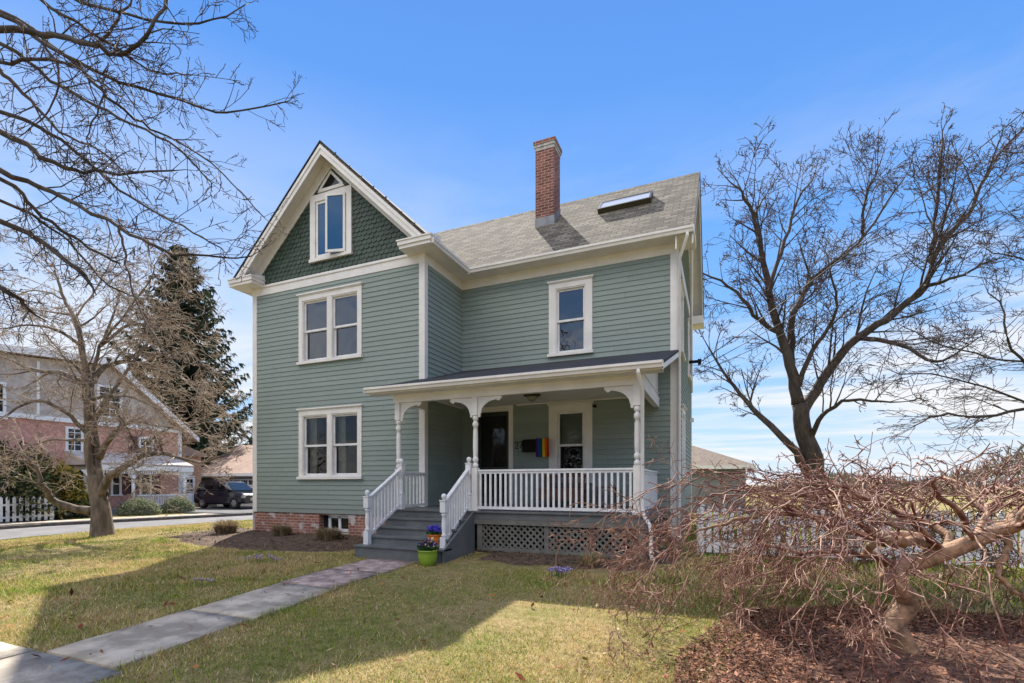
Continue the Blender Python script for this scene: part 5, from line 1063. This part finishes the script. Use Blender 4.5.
# ================================================================== GARDEN PLANTS
def clump(x, y, r_, h, n, label, seed, cols_=((.30, .21, .12), (.22, .15, .09), (.38, .29, .18), (.16, .15, .06))):
    r = np.random.default_rng(seed); V = []; C = []; z = gz(x, y) + .03
    for i in range(n):
        a = r.uniform(0, 6.28); rr = r_ * .45 * math.sqrt(r.uniform()); ln = h * r.uniform(.5, 1.15); lean = r.uniform(.1, .9)
        p = np.array((x + rr * math.cos(a), y + rr * math.sin(a), z)); dv = np.array((math.cos(a), math.sin(a), 0)); q = p + UPV * ln * .55 + dv * lean * .25 * h; t_ = p + UPV * ln * (1 - .25 * lean) + dv * lean * .8 * h; sd_ = np.array((-dv[1], dv[0], 0)) * .006
        c = np.array(cols_[r.integers(len(cols_))]) * r.uniform(.7, 1.2); V += [[p - sd_, p + sd_, q + sd_, q - sd_], [q - sd_, q + sd_, t_ + sd_ * .4, t_ - sd_ * .4]]; C += [c, c]
        if r.uniform() < .6:
            e = unit(r.normal(size=3)); t2 = q + e * .09 * h / .3; V.append([q - sd_, q + sd_, t2 + sd_ * .4, t2 - sd_ * .4]); C.append(c)
    return tag(quickmesh('dry_shrub', V, 4, MT['leafg'], None, C), label, 'shrub', 'dry foundation shrubs')
clump(.0, -.85, .50, .36, 1000, 'bushy tan dormant shrub at the left corner of the house, leftmost in the bed', 31); clump(1.9, -.75, .38, .30, 700, 'small tan dormant shrub against the brick foundation, middle of the bed', 32)
clump(3.6, -.95, .5, .30, 900, 'tan dormant shrub below the basement window', 33); clump(10.0, -1.75, .35, .22, 200, 'thin dry stalks in the soil before the porch lattice', 34, ((.35, .30, .14), (.3, .25, .12)))
def crocus(x, y, n, spread, label, seed, cc_=((.42, .34, .62), (.55, .48, .68), (.3, .24, .5))):
    r = np.random.default_rng(seed); V = []; C = []
    for i in range(n):
        p = np.array((x + r.normal() * spread, y + r.normal() * spread * .6, 0)); p[2] = gz(p[0], p[1]) + .02; h = r.uniform(.06, .11); s = np.array((.004, 0, 0)); V.append([p - s, p + s, p + s + UPV * h, p - s + UPV * h]); C.append((.1, .2, .05))
        for k in range(6):
            a = k * 1.047; d = np.array((math.cos(a), math.sin(a), 0)); e = np.array((-d[1], d[0], 0)); q = p + UPV * h; V.append([q, q + d * .02 + e * .014 + UPV * .025, q + d * .035 + UPV * .04, q + d * .02 - e * .014 + UPV * .025]); C.append(cc_[r.integers(3)])
    return tag(quickmesh('crocus_patch', V, 4, MT['leafg'], None, C), label, 'flowers', 'crocuses in the lawn')
crocus(9.8, -2.75, 26, .11, 'cluster of lilac crocuses in the grass before the porch lattice', 41); crocus(4.5, -3.5, 22, .22, 'scattered pale crocuses in the shaded grass left of the path', 42, ((.5, .4, .48), (.6, .5, .55), (.4, .3, .4))); crocus(5.4, -5.2, 7, .12, 'few tiny pale crocuses near the middle of the path', 43, ((.5, .4, .48), (.6, .5, .55), (.4, .3, .4)))
# grass blades (short dormant turf, green and straw mixed)
rg = np.random.default_rng(9)
def noise2(x, y, s, seed):
    r = np.random.default_rng(seed); v = np.zeros_like(x)
    for k in range(7): a = r.uniform(0, 6.28); f = s * r.uniform(.5, 1.8); v += np.sin((x * math.cos(a) + y * math.sin(a)) * f + r.uniform(0, 6.28) + 1.3 * np.sin((x * math.sin(a) - y * math.cos(a)) * f * .7))
    return v / 7
GZ = np.vectorize(gz)
def grass(n, x0, x1, y0, y1, h, w, name):
    x = rg.uniform(x0, x1, n); y = rg.uniform(y0, y1, n)
    keep = np.ones(n, bool); t_ = (-2.35 - y) / 5.2
    keep &= ~((x > 5.93 + .52 * t_ - .005 + .05 * noise2(x, y, 9, 3)) & (x < 6.98 + .50 * t_ + .005 + .05 * noise2(x, y, 9, 4)) & (y > -7.46) & (y < -2.3))
    keep &= ~((y < -7.46) & (x < 7.62)); 
    for pl in (BED_L, BED_P, BED_T): keep &= ~(inpoly(x + .12 * noise2(x, y, 6, 5), y + .12 * noise2(x, y, 6, 6), pl) & (rg.uniform(size=n) > .03))
    keep &= ~((y > 0) & (x > -.05) & (x < 11.2)) & ~((x > 5.5) & (x < 10.8) & (y > -2.3)) & ~((x > 5.45) & (x < 7.5) & (y > -2.4))
    rxl = -6.9 + .30 * (y + 2.6) * .55; keep &= x > rxl + .05
    # thin over the bare straw patch by the mulch
    pn = noise2(x, y, 1.3, 11); keep &= rg.uniform(size=n) < np.clip(.72 + 1.5 * pn, .10, 1)
    x, y, pn = x[keep], y[keep], pn[keep]; n = len(x); z = GZ(x, y)
    # frustum cull (generous)
    P_ = np.stack([x, y, z], 1) - CAM; dd = P_ @ FW; ll = P_ @ RT; ok = (dd > .8) & (np.abs(ll) < dd * 1.3 + 1.5); x, y, z, pn = x[ok], y[ok], z[ok], pn[ok]; n = len(x)
    a = rg.uniform(0, 6.283, n); lean = rg.uniform(.2, 1.6, n); hh = h * rg.uniform(.35, 1.35, n) * (1 + .6 * noise2(x, y, 3, 8) + .9 * np.clip(noise2(x, y, 11, 18) - .35, 0, 1) * 3); ww = w * rg.uniform(.7, 1.4, n)
    te = (-2.35 - y) / 5.2; de = np.minimum(np.abs(x - (5.93 + .52 * te)), np.abs(x - (6.98 + .50 * te))); hh = hh * (1 + 1.1 * ((de < .07) & (y > -7.6) & (y < -2.3)))
    b0 = np.stack([x, y, z + .002], 1); s = np.stack([-np.sin(a), np.cos(a), 0 * a], 1) * ww[:, None]; tip = b0 + np.stack([np.cos(a) * hh * lean, np.sin(a) * hh * lean, hh], 1)
    V = np.stack([b0 - s, b0 + s, tip], 1)
    gr = np.array([(.17, .24, .02), (.25, .32, .03), (.11, .17, .02), (.34, .38, .05)]); stw = np.array([(.58, .43, .15), (.66, .51, .22), (.40, .26, .10), (.68, .57, .33), (.48, .32, .17)])
    q = .6 * noise2(x, y, .8, 21) + .75 * noise2(x, y, 2.6, 22) + .4 * noise2(x, y, 8, 23); q = np.where((x > 10.8) & (y > -.6), q - .55, q); straw = rg.uniform(size=n) < np.clip(.56 + 1.0 * q + .5 * np.exp(-((x - 11.2) ** 2 + (y + 5.6) ** 2) / .9), .08, .95)
    C = np.where(straw[:, None], stw[rg.integers(0, 5, n)], gr[rg.integers(0, 4, n)]) * rg.uniform(.75, 1.25, n)[:, None]
    return tag(quickmesh(name, V, 3, MT['grass'], None, C), None, None, None, 'stuff')
o = grass(420000, 2, 14.5, -8.4, -1.2, .034, .0028, 'grass'); o2 = grass(300000, -8, 5.6, -8.4, 4.5, .045, .005, 'grass'); o3 = grass(240000, 10.5, 26, -3.3, 14, .075, .009, 'grass')
for q, l_, in ((o, 'short green and straw-coloured lawn grass before the house'), (o2, 'short lawn grass left of the path'), (o3, 'bright grass around and beyond the fence')): tag(q, l_, 'grass')
# fallen leaves and mulch chips: nobody could count them
def scatter(name, n, poly, size, cols_, lift, label, seed, tilt=.5):
    r = np.random.default_rng(seed); P = np.array(poly); x = r.uniform(P[:, 0].min(), P[:, 0].max(), n); y = r.uniform(P[:, 1].min(), P[:, 1].max(), n); k = inpoly(x, y, poly); x, y = x[k], y[k]; n = len(x); z = GZ(x, y) + lift
    a = r.uniform(0, 6.28, n); u = np.stack([np.cos(a), np.sin(a), r.normal(size=n) * tilt], 1); v = np.stack([-np.sin(a), np.cos(a), r.normal(size=n) * tilt], 1); c = np.stack([x, y, z + r.uniform(0, .02, n)], 1); s = size * (.25 + 1.5 * r.uniform(0, 1, n) ** 2.2)[:, None]; asp = r.uniform(.12, .6, n)[:, None]
    V = np.stack([c - u * s, c + v * s * asp, c + u * s, c - v * s * asp], 1); C = np.array(cols_)[r.integers(0, len(cols_), n)] * r.uniform(.6, 1.3, n)[:, None]
    return tag(quickmesh(name, V, 4, MT['chips'], None, C), label, name.replace('_', ' '), None, 'stuff')
ch_ = scatter('mulch_chips', 170000, [(11.75, -7.6), (11.7, -5.4), (12.2, -3.9), (13.4, -3.15), (15.2, -2.95), (17, -3.5), (17, -7)], .017, [(.25, .11, .06), (.13, .055, .033), (.36, .19, .12), (.07, .033, .022), (.30, .14, .08)], .032, 'brown mulch chips under the weeping tree', 51, .35)
scatter('fallen_leaves', 900, [(2, -8.2), (14, -8.2), (13, -3), (4, -3)], .028, [(.22, .045, .02), (.30, .12, .04), (.16, .06, .03), (.38, .28, .16)], .035, 'small dead leaves scattered in the grass', 52)
scatter('fallen_leaves', 900, [(10.6, -7.2), (12.0, -7.2), (12.2, -4.6), (11.2, -4.5)], .022, [(.36, .20, .12), (.30, .13, .07), (.42, .30, .2), (.2, .08, .04)], .035, 'reddish leaf litter at the edge of the mulch', 53)
scatter('soil_litter', 9000, BED_L + [(-2.2, .9)], .02, [(.15, .09, .055), (.07, .042, .028), (.24, .15, .09), (.05, .03, .02)], .05, 'dark bark litter in the foundation bed', 54); scatter('soil_litter', 6000, BED_P, .02, [(.08, .06, .045), (.05, .035, .025), (.14, .11, .07)], .05, 'dark litter in front of the porch lattice', 55)
# ================================================================== WIRES
def cable(p0, p1, sag, r_, label, group=None):
    p0, p1 = np.array(p0), np.array(p1); P = [p0 + (p1 - p0) * t_ - UPV * sag * 4 * t_ * (1 - t_) for t_ in np.linspace(0, 1, 16)]
    b = MB(); b.tube(P, r_, 5); o = b.build('overhead_cable', MT['wire']); return tag(o, label, 'cable', group)
e1 = np.array((XR + .34, 6.0, 5.0))
cable(e1, at(1150, 4, 11), .25, .013, 'upper service cable rising from the house corner to the upper right'); cable(e1 + np.array((0, .05, -.15)), at(1180, 68, 11), .25, .010, 'middle service cable right of the house'); cable(e1 + np.array((0, .1, -.3)), at(1180, 108, 11), .3, .010, 'lowest service cable right of the house')
for k, (va, vb) in enumerate(((372, 424), (381, 430))): cable(at(60, va, 34), at(330, vb, 40), .3, .018, ['upper', 'lower'][k] + ' utility line crossing in front of the spruce')
b = MB(); b.box((XR + .005, 5.8, 4.95), (XR + .34, 5.86, 5.03)); b.box((XR + .28, 5.78, 4.9), (XR + .37, 5.92, 5.05)); b.build('cable_bracket', MT['black'], H)
# ================================================================== DISTANCE
r = np.random.default_rng(4); V = []; C = []
for i in range(16000):
    a = r.uniform(1.9, 4.4); dd = r.uniform(38, 52); h = (11 + 3 * math.sin(a * 7) + 2 * math.sin(a * 19)) * r.uniform(0, 1) ** .8
    p = CAM * np.array((1, 1, 0)) + (FW * math.cos(a) + RT * math.sin(a)) * dd + UPV * (h - .3); e = unit(r.normal(size=3) + UPV * .6); w = unit(np.cross(e, r.normal(size=3))) * .16; s = r.uniform(.8, 2.2); V.append([p - w, p + w, p + e * s + w * .3, p + e * s - w * .3]); C.append(np.array((.10, .08, .065)))
for i in range(26000):     # far belt of bare woods that reads as one mass
    a = r.uniform(-1.15, 1.15); dd = r.uniform(75, 100); h = (2.2 + 1.3 * math.sin(a * 9) + .9 * math.sin(a * 23 + 1)) * r.uniform(.0, 1) ** .7 * 1.5
    p = CAM * np.array((1, 1, 0)) + (FW * math.cos(a) + RT * math.sin(a)) * dd + UPV * (h - .3); e = unit(r.normal(size=3) + UPV * .6); w = unit(np.cross(e, r.normal(size=3))) * .10; s = r.uniform(.5, 1.4); V.append([p - w, p + w, p + e * s + w * .3, p + e * s - w * .3]); C.append(np.array([(.13, .10, .085), (.17, .13, .10), (.09, .09, .05)][r.integers(3)]))
tag(quickmesh('far_woods', V, 4, MT['leafg'], None, C), 'low belt of bare woods on the horizon', 'woods', None, 'stuff')
# mid-distance bare tree near the spruce and one behind the weeping tree
P5 = dict(step=[.5, .35, .25], wob=[.12, .2, .25], trop=[.04, .03, .02], lv=2, n=[8, 6, 0], ref=[3, 1.6, .9], ang=(25, 60), ratio=.58, rmin=.012, rmax=.06)
t = Tree(33); root = thing('bare_tree', at(262, 505, 48) * np.array((1, 1, 0)), 'distant bare tree beyond the garage roof', 'tree')
o, rad = t.limb(G([(268, 510), (262, 470), (250, 440), (232, 425)], 48), .3, .06, 8); t.clothe(o, rad, 10, 3.2, P5, .3); o, rad = t.limb(G([(264, 470), (275, 440), (290, 420)], 48), .2, .05, 8); t.clothe(o, rad, 9, 3, P5, .3); t.done(root, MT['barkd'], MT['twigd'])
